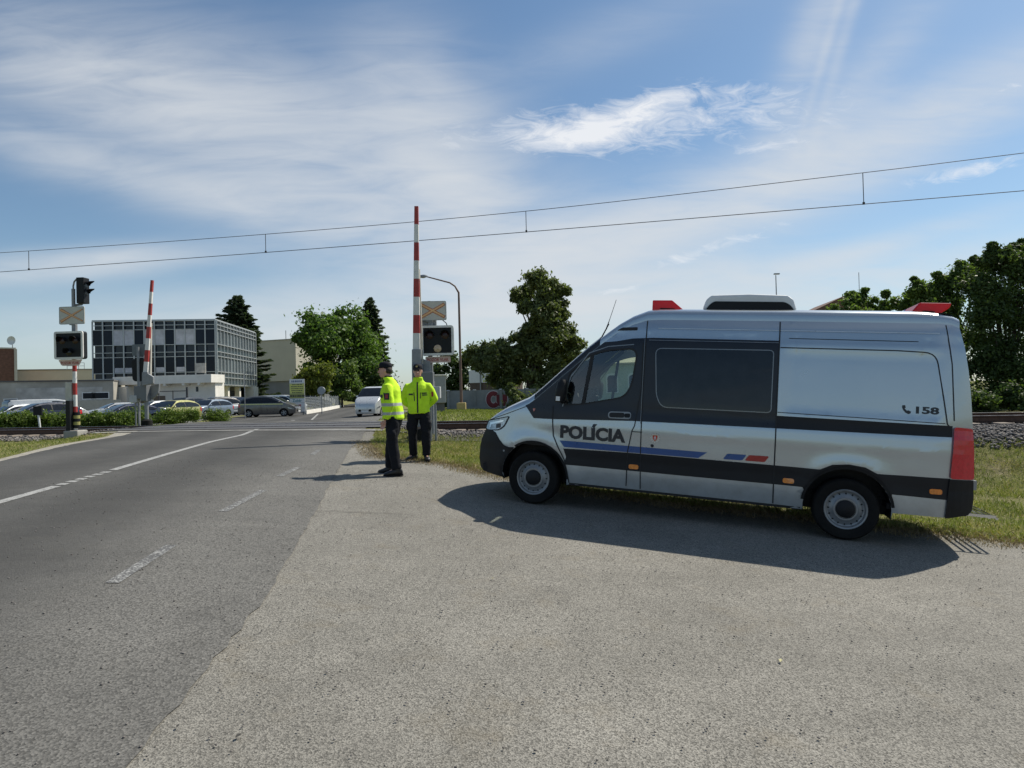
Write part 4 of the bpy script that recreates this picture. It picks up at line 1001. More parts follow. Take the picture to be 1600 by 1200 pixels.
# ------------------------------------------------------------------ crossing signals and barriers
M_galv = mat('galvanised', (.26, .27, .28), .55, .5, var=.15, scale=10, dirt=.2)
M_mwhite = mat('mast_white', (.72, .71, .68), .6, var=.1, dirt=.3); M_mred = mat('mast_red', (.36, .035, .03), .55, var=.2, dirt=.2)
M_signbg = mat('sign_grey_white', (.52, .51, .46), .5, var=.05, dirt=.1); M_xr = mat('sign_red_brown', (.45, .10, .03), .5); M_xy = mat('sign_orange', (.72, .44, .22), .5)
M_signtext = mat('sign_red_text', (.34, .05, .04), .5); M_pink = mat('text_board', (.62, .46, .40), .6, dirt=.2)
def rrect(w, h, r, cx=0, cz=0): return rounded([(cx-w/2, cz-h/2), (cx+w/2, cz-h/2), (cx+w/2, cz+h/2), (cx-w/2, cz+h/2)], r)
def flat(poly, y, name, mt, parent, th=.004): return MB().prism(poly, y, y-th).build(name, mt, parent)
def signal(loc, rz, label, zb, zs, box=(.84, .78), sg=(.74, .50), lit=False, faded=False, mast_top=None, plate='wide', stripes=True, bx=0., sx=0.):
    root = empty('crossing_signal', loc, rz, label, 'crossing signal', 'warning light signals at the crossing')
    top = mast_top or zs+.25
    # mast of painted bands
    z = -.4; k = 0
    lim = zb-box[1]/2
    if stripes:
        ms = MB().tube([(0, .10, -.5), (0, .10, 0)], .055, 14, 0); z = 0
        while z < lim: z2 = min(z+.33, lim); ms.tube([(0, .10, z), (0, .10, z2)], .055, 14, 1-(k % 2), cap=False); z = z2; k += 1
        ms.build('mast', [M_mred, M_mwhite], root, auto=40)
    else: MB().tube([(0, .10, -.5), (0, .10, lim)], .06, 14).build('mast', M_galv, root, auto=40)
    MB().tube([(0, .10, lim), (0, .10, top)], .048, 14).build('mast_top', M_galv, root, auto=40)
    mb = MB(); mb.box((0, .10, -.18), (.42, .42, .34)); mb.build('foundation', M_conc, root, bevel=.03)
    # light box
    w, h = box
    b = MB().prism(rrect(w, h, .07, bx, zb), .06, -.10).build('light_box', M_black, root, bevel=.01)
    fr = MB(); o = rrect(w, h, .07, bx, zb); i = rrect(w-.11, h-.11, .012, bx, zb); n = len(o)
    fr.add([(x, -.125, z) for x, z in o]+[(x, -.125, z) for x, z in i]+[(x, -.09, z) for x, z in o]+[(x, -.09, z) for x, z in i], [(j, (j+1) % n, n+(j+1) % n, n+j) for j in range(n)]+[(j, (j+1) % n, 2*n+(j+1) % n, 2*n+j) for j in range(n)]+[(n+j, n+(j+1) % n, 3*n+(j+1) % n, 3*n+j) for j in range(n)])
    fr.build('white_frame', M_mwhite, b)
    for lx, lz, mt in ((-.19, .13, M_redlens), (.19, .13, M_redlens), (0, -.20, mat('pale_lens', (.50, .37, .24), .3, coat=.6, var=.3, scale=30) if lit else M_darkglass)):
        q = MB().lathe([(.001, -.02), (.05, -.018), (.088, -.005), (.095, .0)], (lx+bx, -.104, zb+lz), 'Y', 20).build('lamp_lens', mt if not (mt is M_redlens) else mat('unlit_red_lens', (.025, .004, .006), .35, coat=.1), b, smooth=True)
        if lz > 0 or not lit:
            A = [(bx+lx+.115*math.cos(a), zb+lz+.115*math.sin(a)) for a in (math.radians(-10+200*j/12) for j in range(13))]
            hm = MB(); hm.add([(x, -.10, z) for x, z in A]+[(x, -.19-.07*math.sin(math.radians(max(0, min(180, -10+200*j/12)))), z) for j, (x, z) in enumerate(A)], [(j, j+1, 14+j, 13+j) for j in range(12)])
            hm.build('lamp_hood', M_black, q)
    # text board
    pz = zb-h/2-.10
    if plate == 'wide': pb = rrect(.62, .155, .03, bx, pz)
    else: pb = [(-w/2+.08, pz+.085), (w/2-.08, pz+.085), (w/2-.16, pz-.06), (w/2-.20, pz-.08), (-w/2+.20, pz-.08), (-w/2+.16, pz-.06)][::-1]
    t_ = flat(pb, -.045, 'text_board', M_pink, root, .02)
    text_obj('POZOR VLAK', .53, .075, 'lettering', M_signtext, t_, (bx if plate == 'wide' else 0, -.069, pz-.04), bold=.02)
    # cross sign
    w, h = sg
    s_ = MB().prism(rrect(w, h, .045, sx, zs), .04, .02).build('cross_sign', M_signbg, root)
    MB().prism(rrect(w, h, .045, sx, zs), .045, .041).build('sign_back', M_galv, s_)
    brd = MB(); o = rrect(w, h, .045, sx, zs); i = rrect(w-.025, h-.025, .035, sx, zs); n = len(o); brd.add([(x, .018, z) for x, z in o]+[(x, .018, z) for x, z in i], [(j, (j+1) % n, n+(j+1) % n, n+j) for j in range(n)]); brd.build('sign_border', M_grey, s_)
    def X(wd, y, mt, name, ln=1.0):
        mb = MB(); a = math.atan2(h*.66, w*.84); L_ = math.hypot(w*.42, h*.33)*ln
        for sg_ in (1, -1):
            c, s2 = math.cos(a*sg_), math.sin(a*sg_); wr = wd*.45 if faded else wd
            P = [(-L_*c+wd*s2, zs-L_*s2-wd*c), (L_*c+wr*s2, zs+L_*s2-wr*c), (L_*c-wr*s2, zs+L_*s2+wr*c), (-L_*c-wd*s2, zs-L_*s2+wd*c)]
            P = [(a_+sx, b_) for a_, b_ in P]; mb.prism(P, y-(.0012 if sg_ > 0 else 0), y-.003-(.0012 if sg_ > 0 else 0))
        mb.build(name, mt, s_)
    X(.036, .016, M_xr, 'cross_outline', 1.03); X(.022, .0115, M_xy, 'cross', .99)
    MB().box((0, .075, zs-.12), (.16, .10, .30)).build('bracket', M_galv, root); MB().tube([(.02, .1, zb+.38), (.02, .1, zs-.2)], .07, 10).build('sleeve', M_galv, root)
    for hz in (zs-.08,):
        MB().tube([(0.02, .02, hz), (.02, .15, hz)], .01, 6).build('clamp', M_galv, root)
    return root
pL = W(114, 672, 18.0); gL = .50
zL = pL.z
sL = signal((pL.x, 18.0, zL), R(-3), 'left crossing signal on a red and white mast with a traffic light above it', 1.45+(630.4-540)*.018-zL, 1.45+(630.3-492.5)*.018-zL, faded=True, mast_top=1.45+(630-450)*.018-zL, plate='trap')
# extras on the left signal
zt_ = 1.45+(630-450)*.018-zL
tl = MB().prism([(.14, zt_-.42), (.36, zt_-.42), (.36, zt_+.31), (.14, zt_+.31)], .02, .26).build('traffic_light', M_black, sL, bevel=.015)
for zq in (zt_+.12, zt_-.10):
    hm = MB(); A = [(.14+.095*math.cos(a), zq+.095*math.sin(a)) for a in (math.radians(-15+210*j/12) for j in range(13))]
    hm.add([(.36, y, z) for y, z in A]+[(.36+.23*max(.2, math.sin(math.radians(max(0, min(180, -15+210*j/12))))), y, z) for j, (y, z) in enumerate(A)], [(j, j+1, 14+j, 13+j) for j in range(12)]); hm.build('lamp_hood', M_black, tl)
    MB().lathe([(.001, .005), (.085, 0)], (.362, .14, zq), 'X', 16).build('lamp_lens', M_darkglass, tl)
MB().tube([(0, .10, zt_-.05), (-.0, .10, zt_+.08), (.03, .1, zt_+.2), (.09, .1, zt_+.27), (.15, .11, zt_+.27)], .022, 8).build('conduit', M_galv, sL)
MB().tube([(0, .10, zt_-.52), (.08, .10, zt_-.46), (.24, .12, zt_-.44)], .035, 8).build('support_arm', M_galv, sL)
MB().box((-.14, .12, .62), (.17, .20, 1.45)).build('cable_box', mat('pale_box', (.50, .49, .44), .6, dirt=.3), sL, bevel=.01)
MB().box((-.075, -.01, .35), (.12, .16, .95)).build('cable_duct', M_black, sL)
g_ = MB(); 
for k in range(5): g_.stack([(.04, .10, .05+.09*k, .085, .085), (.04, .10, .14+.09*k, .085, .085)], 14, 0 if k in (1, 3) else 1)
g_.build('mast_guard', [mat('guard_yellow', (.34, .32, .10), .6, dirt=.2), M_black], sL)
pR = W(673, 600, 15.9); zg = H(pR.x, 15.9)
sR = signal((pR.x, 15.9, zg), R(2), 'right crossing signal behind the officers with a pale lower lamp', 1.45+(616-532.5)*.0159-zg, 1.45+(616-485)*.0159-zg, lit=True, box=(.80, .74), sg=(.68, .48), stripes=False, bx=.20, sx=.09)
MB().box((-.02, .22, 1.45+(616-503)*.0159-zg), (.36, .22, .20)).build('junction_box', M_galv, sR, bevel=.01)
MB().tube([(.33, .05, 1.45+(616-500)*.0159-zg), (.42, .03, 1.45+(616-505)*.0159-zg), (.45, .0, 1.45+(616-512)*.0159-zg)], .012, 6).build('cable', M_black, sR)

def barrier(loc, rz, lean, label, Lred, topw=.045, botw=.085, fl=1):
    root = empty('crossing_barrier', loc, rz, label, 'barrier', 'raised barriers of the crossing')
    M = Matrix.Rotation(lean, 4, 'Y')
    z0 = 2.15; z1 = Lred; n = 8; mb = MB(); mb.M = Matrix.Translation((0, 0, z0)) @ M @ Matrix.Translation((0, 0, -z0))
    for k in range(n):
        a = z0+(z1-z0)*k/n; b = z0+(z1-z0)*(k+1)/n; wa = botw+(topw-botw)*k/n; wb_ = botw+(topw-botw)*(k+1)/n
        V = [(s*w_, t*.045, z) for z, w_ in ((a, wa), (b, wb_)) for s, t in ((-1, -1), (1, -1), (1, 1), (-1, 1))]
        mb.add(V, [(0, 1, 5, 4), (1, 2, 6, 5), (2, 3, 7, 6), (3, 0, 4, 7)]+([(0, 1, 2, 3)] if k == 0 else [])+([(4, 5, 6, 7)] if k == n-1 else []), k % 2 == 1 and 1 or 0)
    arm = mb.build('barrier_arm', [M_mwhite, M_mred], root)
    m2 = MB(); m2.add([(.10+s*.035, t*.05+.12, z0-.3) for s, t in ((-1, -1), (1, -1), (1, 1), (-1, 1))]+[(.10+math.sin(lean)*1.6+s*.03-.05, t*.03+.10, z0+2.0) for s, t in ((-1, -1), (1, -1), (1, 1), (-1, 1))], [(0, 1, 5, 4), (1, 2, 6, 5), (2, 3, 7, 6), (3, 0, 4, 7), (4, 5, 6, 7)])
    m2.build('support_beam', mat('pale_beam', (.50, .48, .42), .6, dirt=.2), root)
    rd = MB()
    for zz_ in (z0+.35, z0+1.2): rd.tube([(0, 0, zz_), (.12, .12, zz_)], .012, 6)
    rd.build('tie_rod', M_galv, root)
    cw = MB(); cw.prism(rounded([(-.11, z0-.42), (.11, z0-.42), (.12, z0+.05), (-.10, z0+.05)], .02), -.09, .14); cw.build('arm_clamp', M_galv, root, bevel=.01)
    w = MB()
    if fl < 0: w.prism([(.02, z0-.50), (.30, z0-.5), (.30, z0-.25), (.02, z0-.12)], .14, .24); w.build('counterweight', M_galv, root, bevel=.015)
    else: w.prism([(.02, z0-.50), (.45, z0-.42), (.45, z0-.15), (.25, z0-.02), (.02, z0-.12)], -.30, -.18); w.build('counterweight', M_galv, root, bevel=.015)
    if fl > 0:
        w = MB(); w.prism([(.02, z0-.50), (.45, z0-.42), (.40, z0-.80), (.15, z0-1.05), (.02, z0-.9)], .14, .24); w.build('counterweight', M_galv, root, bevel=.015)
    ho = MB(); ho.box((-.22*fl, .02, z0-.75), (.36, .34, .50)); ho.box((-.02*fl, .02, z0-.70), (.24, .36, .8)); ho.build('drive_housing', mat('machine_grey', (.16, .17, .18), .5, .2, dirt=.2), root, bevel=.02)
    MB().box((-.42*fl, -.05, z0-1.0), (.28, .26, .28)).build('control_box', mat('light_grey_box', (.45, .46, .46), .5), root, bevel=.01)
    po = MB(); po.tube([(.0, .02, -.5), (.0, .02, z0-.5)], .075, 12); po.tube([(-.42*fl, .0, -.3), (-.42*fl, .0, z0-1.1)], .03, 8); po.tube([(-.30*fl, .0, -.3), (-.30*fl, .0, z0-.95)], .025, 8); po.build('post', M_galv, root, auto=40)
    MB().stack([(0, .02, -.3, .22, .22), (0, .02, .28, .20, .20), (0, .02, .34, .12, .12)], 16).build('foot_guard', M_rubber, root, auto=40)
    return root
pb = W(652, 600, 15.4); zb_ = H(pb.x, 15.4)
barrier((pb.x, 15.4, zb_), 0, R(1.3), 'raised red and white barrier arm nearest to the two officers', 1.45+(617-322)*.0154-zb_, fl=-1)
pb = W(228, 600, 25.3); zb2 = H(pb.x, 25.3)
fb = barrier((pb.x, 25.3, zb2), 0, R(5.0), 'raised red and white barrier arm on the far left side of the tracks', 1.45+(627-437)*.0253-zb2)
# rear of the far signal box beside that barrier
root = empty('crossing_signal', (W(217, 600, 25.9).x, 25.9, H(W(217, 600, 25.9).x, 25.9)), 0, 'far crossing signal seen from behind beside the left barrier', 'crossing signal', 'warning light signals at the crossing')
bz = 1.45+(628-577)*.0259-root.location.z
MB().prism(rounded([(-.26, bz-.50), (.26, bz-.50), (.30, bz+.42), (-.30, bz+.42)], .16), 0, .14).build('light_box', M_black, root, bevel=.02)
MB().prism(rrect(.62, .46, .05, .0, bz+.78), .1, .12).build('sign_back', mat('sign_back_grey', (.13, .15, .16), .5), root)
MB().tube([(0, -.02, -.5), (0, -.02, bz+.9)], .05, 12).build('mast', M_galv, root, auto=40)
# ------------------------------------------------------------------ buildings
M_bglass = mat('facade_glass', (.006, .011, .022), .2, spec=.2, var=.5, scale=.3); M_curtain = mat('curtain', (.48, .49, .54), .6, var=.25, scale=1.2)
M_mull = mat('aluminium_mullion', (.42, .44, .45), .4, .4, var=.06); M_spand = mat('spandrel_glass', (.012, .020, .034), .15, spec=.35, var=.4, scale=.5); M_teal = mat('spandrel_teal', (.05, .11, .12), .2, spec=.6, var=.3, scale=.5)
M_cream = mat('cream_render', (.52, .49, .42), .9, var=.08, scale=.8, dirt=.25); M_whiter = mat('white_render', (.78, .75, .68), .9, var=.06, scale=.9, dirt=.2)
M_oldr = mat('weathered_render', (.40, .38, .33), .95, var=.25, scale=.5, dirt=.5, bump=.2); M_beige = mat('beige_panel', (.48, .45, .37), .85, var=.06, scale=.4, dirt=.1)
M_brick = mat('dark_brick', (.17, .085, .06), .9, var=.35, scale=3)
def oriented(name, p0, p1, label, cat):
    """building frame: x along the front wall from p0 to p1, y into the building"""
    a = Vector(p0); b = Vector(p1); d = b-a
    return empty(name, (a.x, a.y, 0), math.atan2(d.y, d.x), label, cat), d.length
fl_, fr_ = W(146, 600, 74.5), W(338, 600, 76); bk = W(401, 600, 92)
bl, Lf = oriented('glass_building', (fl_.x, fl_.y), (fr_.x, fr_.y), 'three storey office block with a dark glass front and pale metal mullions', 'building')
Db = math.hypot(bk.x-fr_.x, bk.y-fr_.y); zt_, z0_ = 10.9, 3.25
# slab core under the curtain wall
MB().box((Lf/2, Db/2, (zt_+z0_)/2), (Lf-.3, Db-.3, zt_-z0_-.1)).build('wall', M_spand, bl)
MB().box((Lf/2, Db/2, zt_+.06), (Lf+.1, Db+.1, .22)).build('roof', M_mull, bl); MB().box((Lf/2, Db/2, z0_-.06), (Lf+.1, Db+.1, .18)).build('floor_edge', M_mull, bl)
MB().box((Lf/2-.5, Db/2+.9, z0_/2-.1), (Lf-3, Db-3, z0_+.1)).build('ground_floor', M_cream, bl)
rows = [0, .5, 1.02, 2.82, 3.7, 4.25, 6.1, 6.75, 7.65]
def bay(face, n, length, cur):
    w = length/n
    for i in range(n+1):
        x = w*i
        c = (x, -.05, (zt_+z0_)/2) if face == 'f' else (Lf+.10, x, (zt_+z0_)/2)
        yield i, c, w
mv = MB()
for i, c, w in bay('f', 12, Lf, None): mv.box(c, (.13, .14, zt_-z0_))
for i, c, w in bay('s', 13, Db, None): mv.box(c, (.24, .10, zt_-z0_))
for r in rows:
    mv.box((Lf/2, -.04, zt_-r), (Lf, .12, .07)); mv.box((Lf+.09, Db/2, zt_-r), (.22, Db, .10))
mv.build('mullion_grid', M_mull, bl)
teal = MB()
for a, b in ((0, .5), (.5, 1.02), (2.82, 3.7), (3.7, 4.25), (6.1, 6.75), (6.75, 7.65)): teal.box((Lf-.11, Db/2, zt_-(a+b)/2), (.08, Db-.2, b-a-.05))
teal.build('spandrel_panel', M_teal, bl)
rnd = random.Random(3); cur_up = {2, 3, 5, 6, 8, 9}; cur_lo = {2, 3}
for fl2, (a, b) in enumerate(((1.02, 2.82), (4.25, 6.1))):
    for i in range(12):
        w = Lf/12; cset = cur_up if fl2 == 0 else cur_lo
        o = MB().box((w*(i+.5), -.005, zt_-(a+b)/2), (w-.10, .05, b-a-.05)).build('window', M_curtain if (i in cset and fl2 == 0) else M_bglass, bl)
        if fl2 == 1 and i in (2, 3, 6, 8): MB().box((w*(i+.5), -.036, zt_-b+.35), (w-.2, .01, .55)).build('blind', M_curtain, o)
    for i in range(13):
        w = Db/13
        MB().box((Lf+.005, w*(i+.5), zt_-(a+b)/2), (.05, w-.10, b-a-.05)).build('window', mat('side_window_glass', (.14, .17, .18), .15, spec=.6, var=.3, scale=.4), bl)
for i in range(4):
    MB().box((Lf-.6, .8+i*4.6, z0_/2-.2), (.6, .6, z0_+.2)).build('column', M_whiter, bl)
MB().box((Lf-1.55, Db/2+1.5, 1.5), (.06, 7.0, 2.2)).build('entrance_glazing', M_bglass, bl)
MB().box((Lf-.2, Db-1.2, z0_/2-.2), (1.2, 2.2, z0_+.2)).build('side_wall', M_whiter, bl)
# white annex with deep parapet
p0, p1 = W(176, 600, 67), W(330, 600, 65.5)
an, La = oriented('annex', (p0.x, p0.y), (p1.x, p1.y), 'low white annex with a deep parapet in front of the glass building', 'building')
MB().box((La/2, 1.2, 3.65), (La, 2.4, .85)).build('parapet', M_whiter, an, bevel=.02)
MB().box((La/2+.4, 1.8, 1.5), (La-1.2, 1.6, 3.45)).build('wall', M_whiter, an); MB().box((.8, .6, 1.4), (1.6, 1.2, 3.3)).build('corner_wall', M_whiter, an)
for x in (4.2, 6.1, 8.3, 10.1): MB().box((x*La/11.6, .5, 3.12), (.28, .9, .22)).build('bracket', M_whiter, an)
for x, w_, h_ in ((2.4, .9, 2.0), (4.6, 1.3, 2.0), (8.9, .25, .5)): MB().box((x, .985, 1.0 if h_ > 1 else 2.6), (w_, .06, h_)).build('door' if h_ > 1 else 'vent', M_spand if h_ < 1 else mat('brown_door', (.15, .12, .09), .7), an)
bb = empty('billboard', (W(312, 600, 66).x, 66.2, 0), R(8), 'small pale notice board standing on the annex roof', 'board')
bb.location.z = 4.06
MB().box((0, 0, .72), (1.05, .08, 1.0)).build('panel', mat('faded_board', (.50, .46, .40), .7, var=.3, scale=3), bb); MB().tube([(-.4, 0, 0), (-.4, 0, .3)], .03).build('leg', M_galv, bb); MB().tube([(.4, 0, 0), (.4, 0, .3)], .03).build('leg', M_galv, bb)
# old low building on the left
p0, p1 = W(-120, 600, 58), W(177, 600, 64)
ob, Lo = oriented('workshop', (p0.x, p0.y), (p1.x, p1.y), 'long low workshop with patchy weathered grey render behind the parked cars', 'building')
MB().box((Lo/2, 4, 1.75), (Lo, 8, 3.7)).build('wall', M_oldr, ob); MB().box((Lo/2, 4, 3.66), (Lo+.1, 8.2, .14)).build('roof', mat('roof_felt', (.12, .115, .11), .9, dirt=.2), ob)
MB().box((Lo*.70, -.02, 1.9), (7.0, .04, 2.2)).build('patch', mat('pale_patch', (.50, .49, .46), .95, var=.35, scale=.7, dirt=.5), ob)
for xx, zz_, w_, h_ in ((Lo*.435, 1.65, .95, .62), (Lo*.86, 2.15, 1.0, .55), (Lo*.925, 2.15, 1.35, .55)):
    f = MB().box((xx, -.02, zz_), (w_+.16, .05, h_+.16)).build('window', M_white, ob); MB().box((xx, -.05, zz_), (w_, .02, h_)).build('pane', M_bglass, f)
MB().box((Lo*.90, -.03, 1.25), (4.2, .05, .9)).build('shutter', mat('beige_shutter', (.40, .38, .31), .7, var=.1), ob)
p0, p1 = W(-150, 600, 96), W(160, 600, 104)
lb_, Ll = oriented('hall', (p0.x, p0.y), (p1.x, p1.y), 'long cream hall behind the weathered workshop', 'building')
MB().box((Ll/2, 6, 3.2), (Ll, 12, 7.2)).build('wall', mat('warm_cream', (.70, .63, .48), .9, var=.06, scale=.6), lb_); MB().box((Ll/2, 6, 6.9), (Ll+.2, 12.2, .15)).build('roof', M_oldr, lb_)
ld = MB()
for xx in (0, .8, 1.6, 2.4): ld.tube([(Ll*.80+xx, 1, 6.9), (Ll*.80+xx, 1, 8.0)], .04, 6)
for k in (7.5, 8.0): ld.tube([(Ll*.80, 1, k), (Ll*.80+2.4, 1, k)], .035, 6)
ld.build('roof_railing', M_galv, lb_)
p = W(-10, 600, 92)
br = empty('brick_tower', (p.x, 92, 0), R(38), 'dark brick block rising behind the cream hall at the left edge', 'building')
MB().box((-.5, 3, 4.7), (6.0, 6, 9.8)).build('wall', M_brick, br); MB().box((2.55, -.05, 4.7), (.35, .3, 9.8)).build('corner_trim', M_cream, br); MB().box((-.5, 3, 9.7), (6.2, 6.2, .2)).build('roof', M_cream, br)
sd_ = empty('satellite_dish', (W(20, 600, 91.6).x, 91.6, 9.8), 0, 'white satellite dish on a pole on the brick block', 'satellite dish')
MB().lathe([(0, 0), (.35, -.05), (.62, -.18)], (0, 0, .85), 'Y', 20).build('dish', M_white, sd_, smooth=True); MB().tube([(0, .05, -.2), (0, .05, .9)], .05, 8).build('pole', M_galv, sd_)
# beige block behind the spruce
p0, p1 = W(384, 600, 128), W(463, 600, 124)
gb, Lg = oriented('beige_block', (p0.x, p0.y), (p1.x, p1.y), 'plain beige windowless block between the dark spruce and the large round tree', 'building')
MB().box((Lg/2, 7, 8.8), (Lg, 14, 8.0)).build('wall', M_beige, gb); MB().box((Lg/2-.2, 7.2, 2.4), (Lg-.5, 13.6, 4.9)).build('lower_wall', mat('painted_shade_grey', (.20, .205, .21), .85, var=.1, scale=.5), gb); MB().box((Lg/2, 7, 12.85), (Lg+.2, 14.2, .2)).build('roof', M_oldr, gb)  # lower box: the shaded zone of the block, put into a darker grey
MB().tube([(Lg*.62, 3, 12.8), (Lg*.62, 3, 15)], .07, 6).build('antenna', M_galv, gb)
# right side: pale building seen past the van windscreen, white shed, brown roof
p0, p1 = W(868, 600, 70), W(1120, 600, 66)
pb_, Lp = oriented('villa', (p0.x, p0.y), (p1.x, p1.y), 'pale green building with a shallow tan roof seen past and through the van windscreen', 'building')
M_pg = mat('pale_green_render', (.46, .50, .42), .85, var=.06)
MB().box((Lp/2, 5, 2.1), (Lp, 10, 4.5)).build('wall', M_pg, pb_)
rf = MB(); rf.add([(-.5, -.5, 4.3), (Lp+.5, -.5, 4.3), (Lp+.5, 10.5, 4.3), (-.5, 10.5, 4.3), (4.2, 5, 6.1), (Lp-4.2, 5, 6.1), (-.5, -.5, 4.15), (Lp+.5, -.5, 4.15), (Lp+.5, 10.5, 4.15), (-.5, 10.5, 4.15)], [(0, 1, 5, 4), (1, 2, 5), (2, 3, 4, 5), (3, 0, 4), (6, 9, 8, 7), (0, 6, 7, 1), (1, 7, 8, 2), (2, 8, 9, 3), (3, 9, 6, 0)])
rf.build('roof', mat('tan_roof', (.50, .42, .28), .8, var=.15, scale=1.5), pb_)
for i in range(7):
    f = MB().prism(rounded([(.9+i*2.3, 1.1), (2.2+i*2.3, 1.1), (2.2+i*2.3, 3.2), (.9+i*2.3, 3.2)], [0, 0, .5, .5]), 0, -.05).build('window', M_white, pb_); MB().prism(rounded([(1.05+i*2.3, 1.2), (2.05+i*2.3, 1.2), (2.05+i*2.3, 3.0), (1.05+i*2.3, 3.0)], [0, 0, .4, .4]), -.052, -.07).build('pane', M_bglass, f)
p0, p1 = W(733, 600, 64), W(785, 600, 62)
wh, Lw = oriented('shed', (p0.x, p0.y), (p1.x, p1.y), 'shed with a white upper half and brown lower half behind the concrete wall', 'shed')
MB().box((Lw/2, 2, 3.1), (Lw, 4, 1.25)).build('upper_wall', M_white, wh); MB().box((Lw/2, 2.05, 1.2), (Lw-.05, 3.9, 2.55)).build('lower_wall', mat('brown_boards', (.12, .09, .075), .9, var=.2), wh)
for xx in (1.4,): MB().box((xx, -.03, 2.0), (.12, .08, 3.6)).build('post', M_galv, wh)
p = W(1312, 600, 60)
hs = empty('brown_house', (p.x, 60, 0), R(-8), 'house with a brown roof peeping over the trees on the right', 'house')
MB().box((0, 4, 3.7), (8, 8, 7.5)).build('wall', M_cream, hs)
MB().prism([(-4.2, 7.5), (4.4, 7.5), (1.6, 9.7), (.6, 9.7)], -.4, 8.4).build('roof', mat('brown_roof', (.14, .075, .05), .8, var=.2, scale=2), hs)
MB().tube([(3.5, 4, 10), (3.5, 4, 12.5)], .03, 6).build('antenna', M_galv, hs)

# ------------------------------------------------------------------ walls, fences, boards, posts
M_cw = mat('wall_concrete', (.24, .25, .24), .9, var=.15, scale=1.5, dirt=.3)
wl = []; wy = 52
def wall_z(x): return H(x, wy)
x0, x1 = W(700, 600, wy).x, W(905, 600, wy).x
cw = empty('concrete_wall', (0, 0, 0), 0, 'grey concrete panel wall with posts and red graffiti right of the street lamp', 'wall')
n = 5; st = (x1-x0)/n; zb3 = H(-3, wy)-.05; top = 1.45+(615-610.5)*.052
for i in range(n):
    pn = MB()
    for k in range(4):
        h_ = (top-zb3)/4; pn.box((x0+st*(i+.5), wy, zb3+h_*(k+.5)), (st-.15, .07, h_-.02)); pn.box((x0+st*(i+.5), wy, zb3+h_*(k+.98)), (st-.15, .045, .05))
    pn.build('panel', M_cw, cw)
for i in range(n+1):
    q = MB().box((x0+st*i, wy-.02, (zb3+top)/2), (.20, .20, top-zb3+.05)).build('post', M_cw, cw); MB().stack([(x0+st*i, wy-.02, top+.0, .17, .17), (x0+st*i, wy-.02, top+.08, .10, .10)], 4).build('post_cap', mat('pale_cap', (.5, .49, .45), .8), q)
gxx = W(768, 600, wy).x
def glyph(pts, wd, name, mt, y):
    mb = MB(); mb.tube([(x, y, z) for x, z in pts], wd, 8, flat=1); 
    o = mb.build(name, mt, cw); 
    for v in o.data.vertices: v.co.y = y+(v.co.y-y)*.05
    return o
gz = (top+zb3)/2; M_gr = mat('graffiti_red', (.16, .025, .03), .8, var=.2, scale=5); M_gw = mat('graffiti_outline', (.55, .52, .50), .8)
C_ = [(gxx+.12+.40*math.cos(a), gz+.03+.50*math.sin(a)) for a in (math.radians(50+270*i/14) for i in range(15))]
U2 = [(gxx+.55, gz+.42), (gxx+.55, gz-.1), (gxx+.68, gz-.38), (gxx+.92, gz-.38), (gxx+1.05, gz-.1), (gxx+1.05, gz+.42)]
for P, nm in ((C_, 0), (U2, 1)):
    glyph(P, .24, 'graffiti_outline', M_gw, wy-.065); glyph(P, .19, 'graffiti', M_gr, wy-.085)
# relay cabinet
p = W(682, 600, 34); zc = H(p.x, 34); rc = empty('relay_cabinet', (p.x, 34, zc), R(14), 'tall grey metal cabinet with a bright side behind the right officer', 'cabinet')
zt_ = 1.45+(615.5-587)*.034-zc; zl_ = 1.45+(615.5-629)*.034-zc
MB().box((0, 0, (zt_+zl_)/2), (.85, .9, zt_-zl_)).build('cabinet_body', mat('cabinet_grey', (.30, .31, .31), .6, dirt=.15), rc, bevel=.02)
MB().box((.43, 0, (zt_+zl_)/2), (.02, .86, zt_-zl_-.06)).build('painted_lit_side', M_whiter, rc)  # sunlit right face of the grey cabinet, painted as a white sheet
MB().box((0, 0, zt_+.03), (.98, 1.0, .06)).build('lid', M_whiter, rc, bevel=.01); MB().box((0, .05, zl_/2-.15), (.75, .6, zl_+.3)).build('plinth', mat('cabinet_base', (.12, .12, .12), .8), rc)
mb = MB(); mb.tube([(.445, .1, zt_-.15), (.445, .14, zt_-.4), (.445, .05, zt_-.55), (.445, .0, zt_-.8)], .02, 6); mb.tube([(.445, .08, zl_+.4), (.445, .02, zl_+.12)], .025, 6); mb.build('scrawl', M_black, rc)
# street lamps
def lamp(px_, py0, py1, Y, arm, label, side=-1, thin=.07):
    b0 = W(px_, py0, Y); b1 = W(px_, py1, Y); zg_ = H(b0.x, Y); h_ = b1.z-zg_
    e = empty('street_lamp', (b0.x, Y, zg_), 0, label, 'street lamp')
    P = [(0, 0, -.2), (0, 0, h_*.35), (0, 0, h_-1.7), (.0, 0, h_-1.2), (side*.25, 0, h_-.75), (side*.6, 0, h_-.5), (side*arm, 0, h_-.02)]
    MB().tube(P, [thin*1.5, thin*1.2, thin, thin, thin*.8, thin*.75, thin*.6], 10).build('pole', mat('rusty_pole', (.17, .11, .09), .7, .3, var=.25, scale=2, dirt=.3), e, auto=40)
    L_ = MB(); L_.stack([(side*(arm+.2), 0, h_-.12, .12, .10), (side*(arm+.22), 0, h_-.05, .36, .15), (side*(arm+.2), 0, h_+.04, .32, .13), (side*(arm+.15), 0, h_+.09, .15, .08)], 16)
    L_.build('lamp_head', M_steel, e, auto=40)
    return e
l1 = lamp(721, 636, 430, 44, 2.25, 'tall rusty street lamp with a curved arm over the right crossing signal')
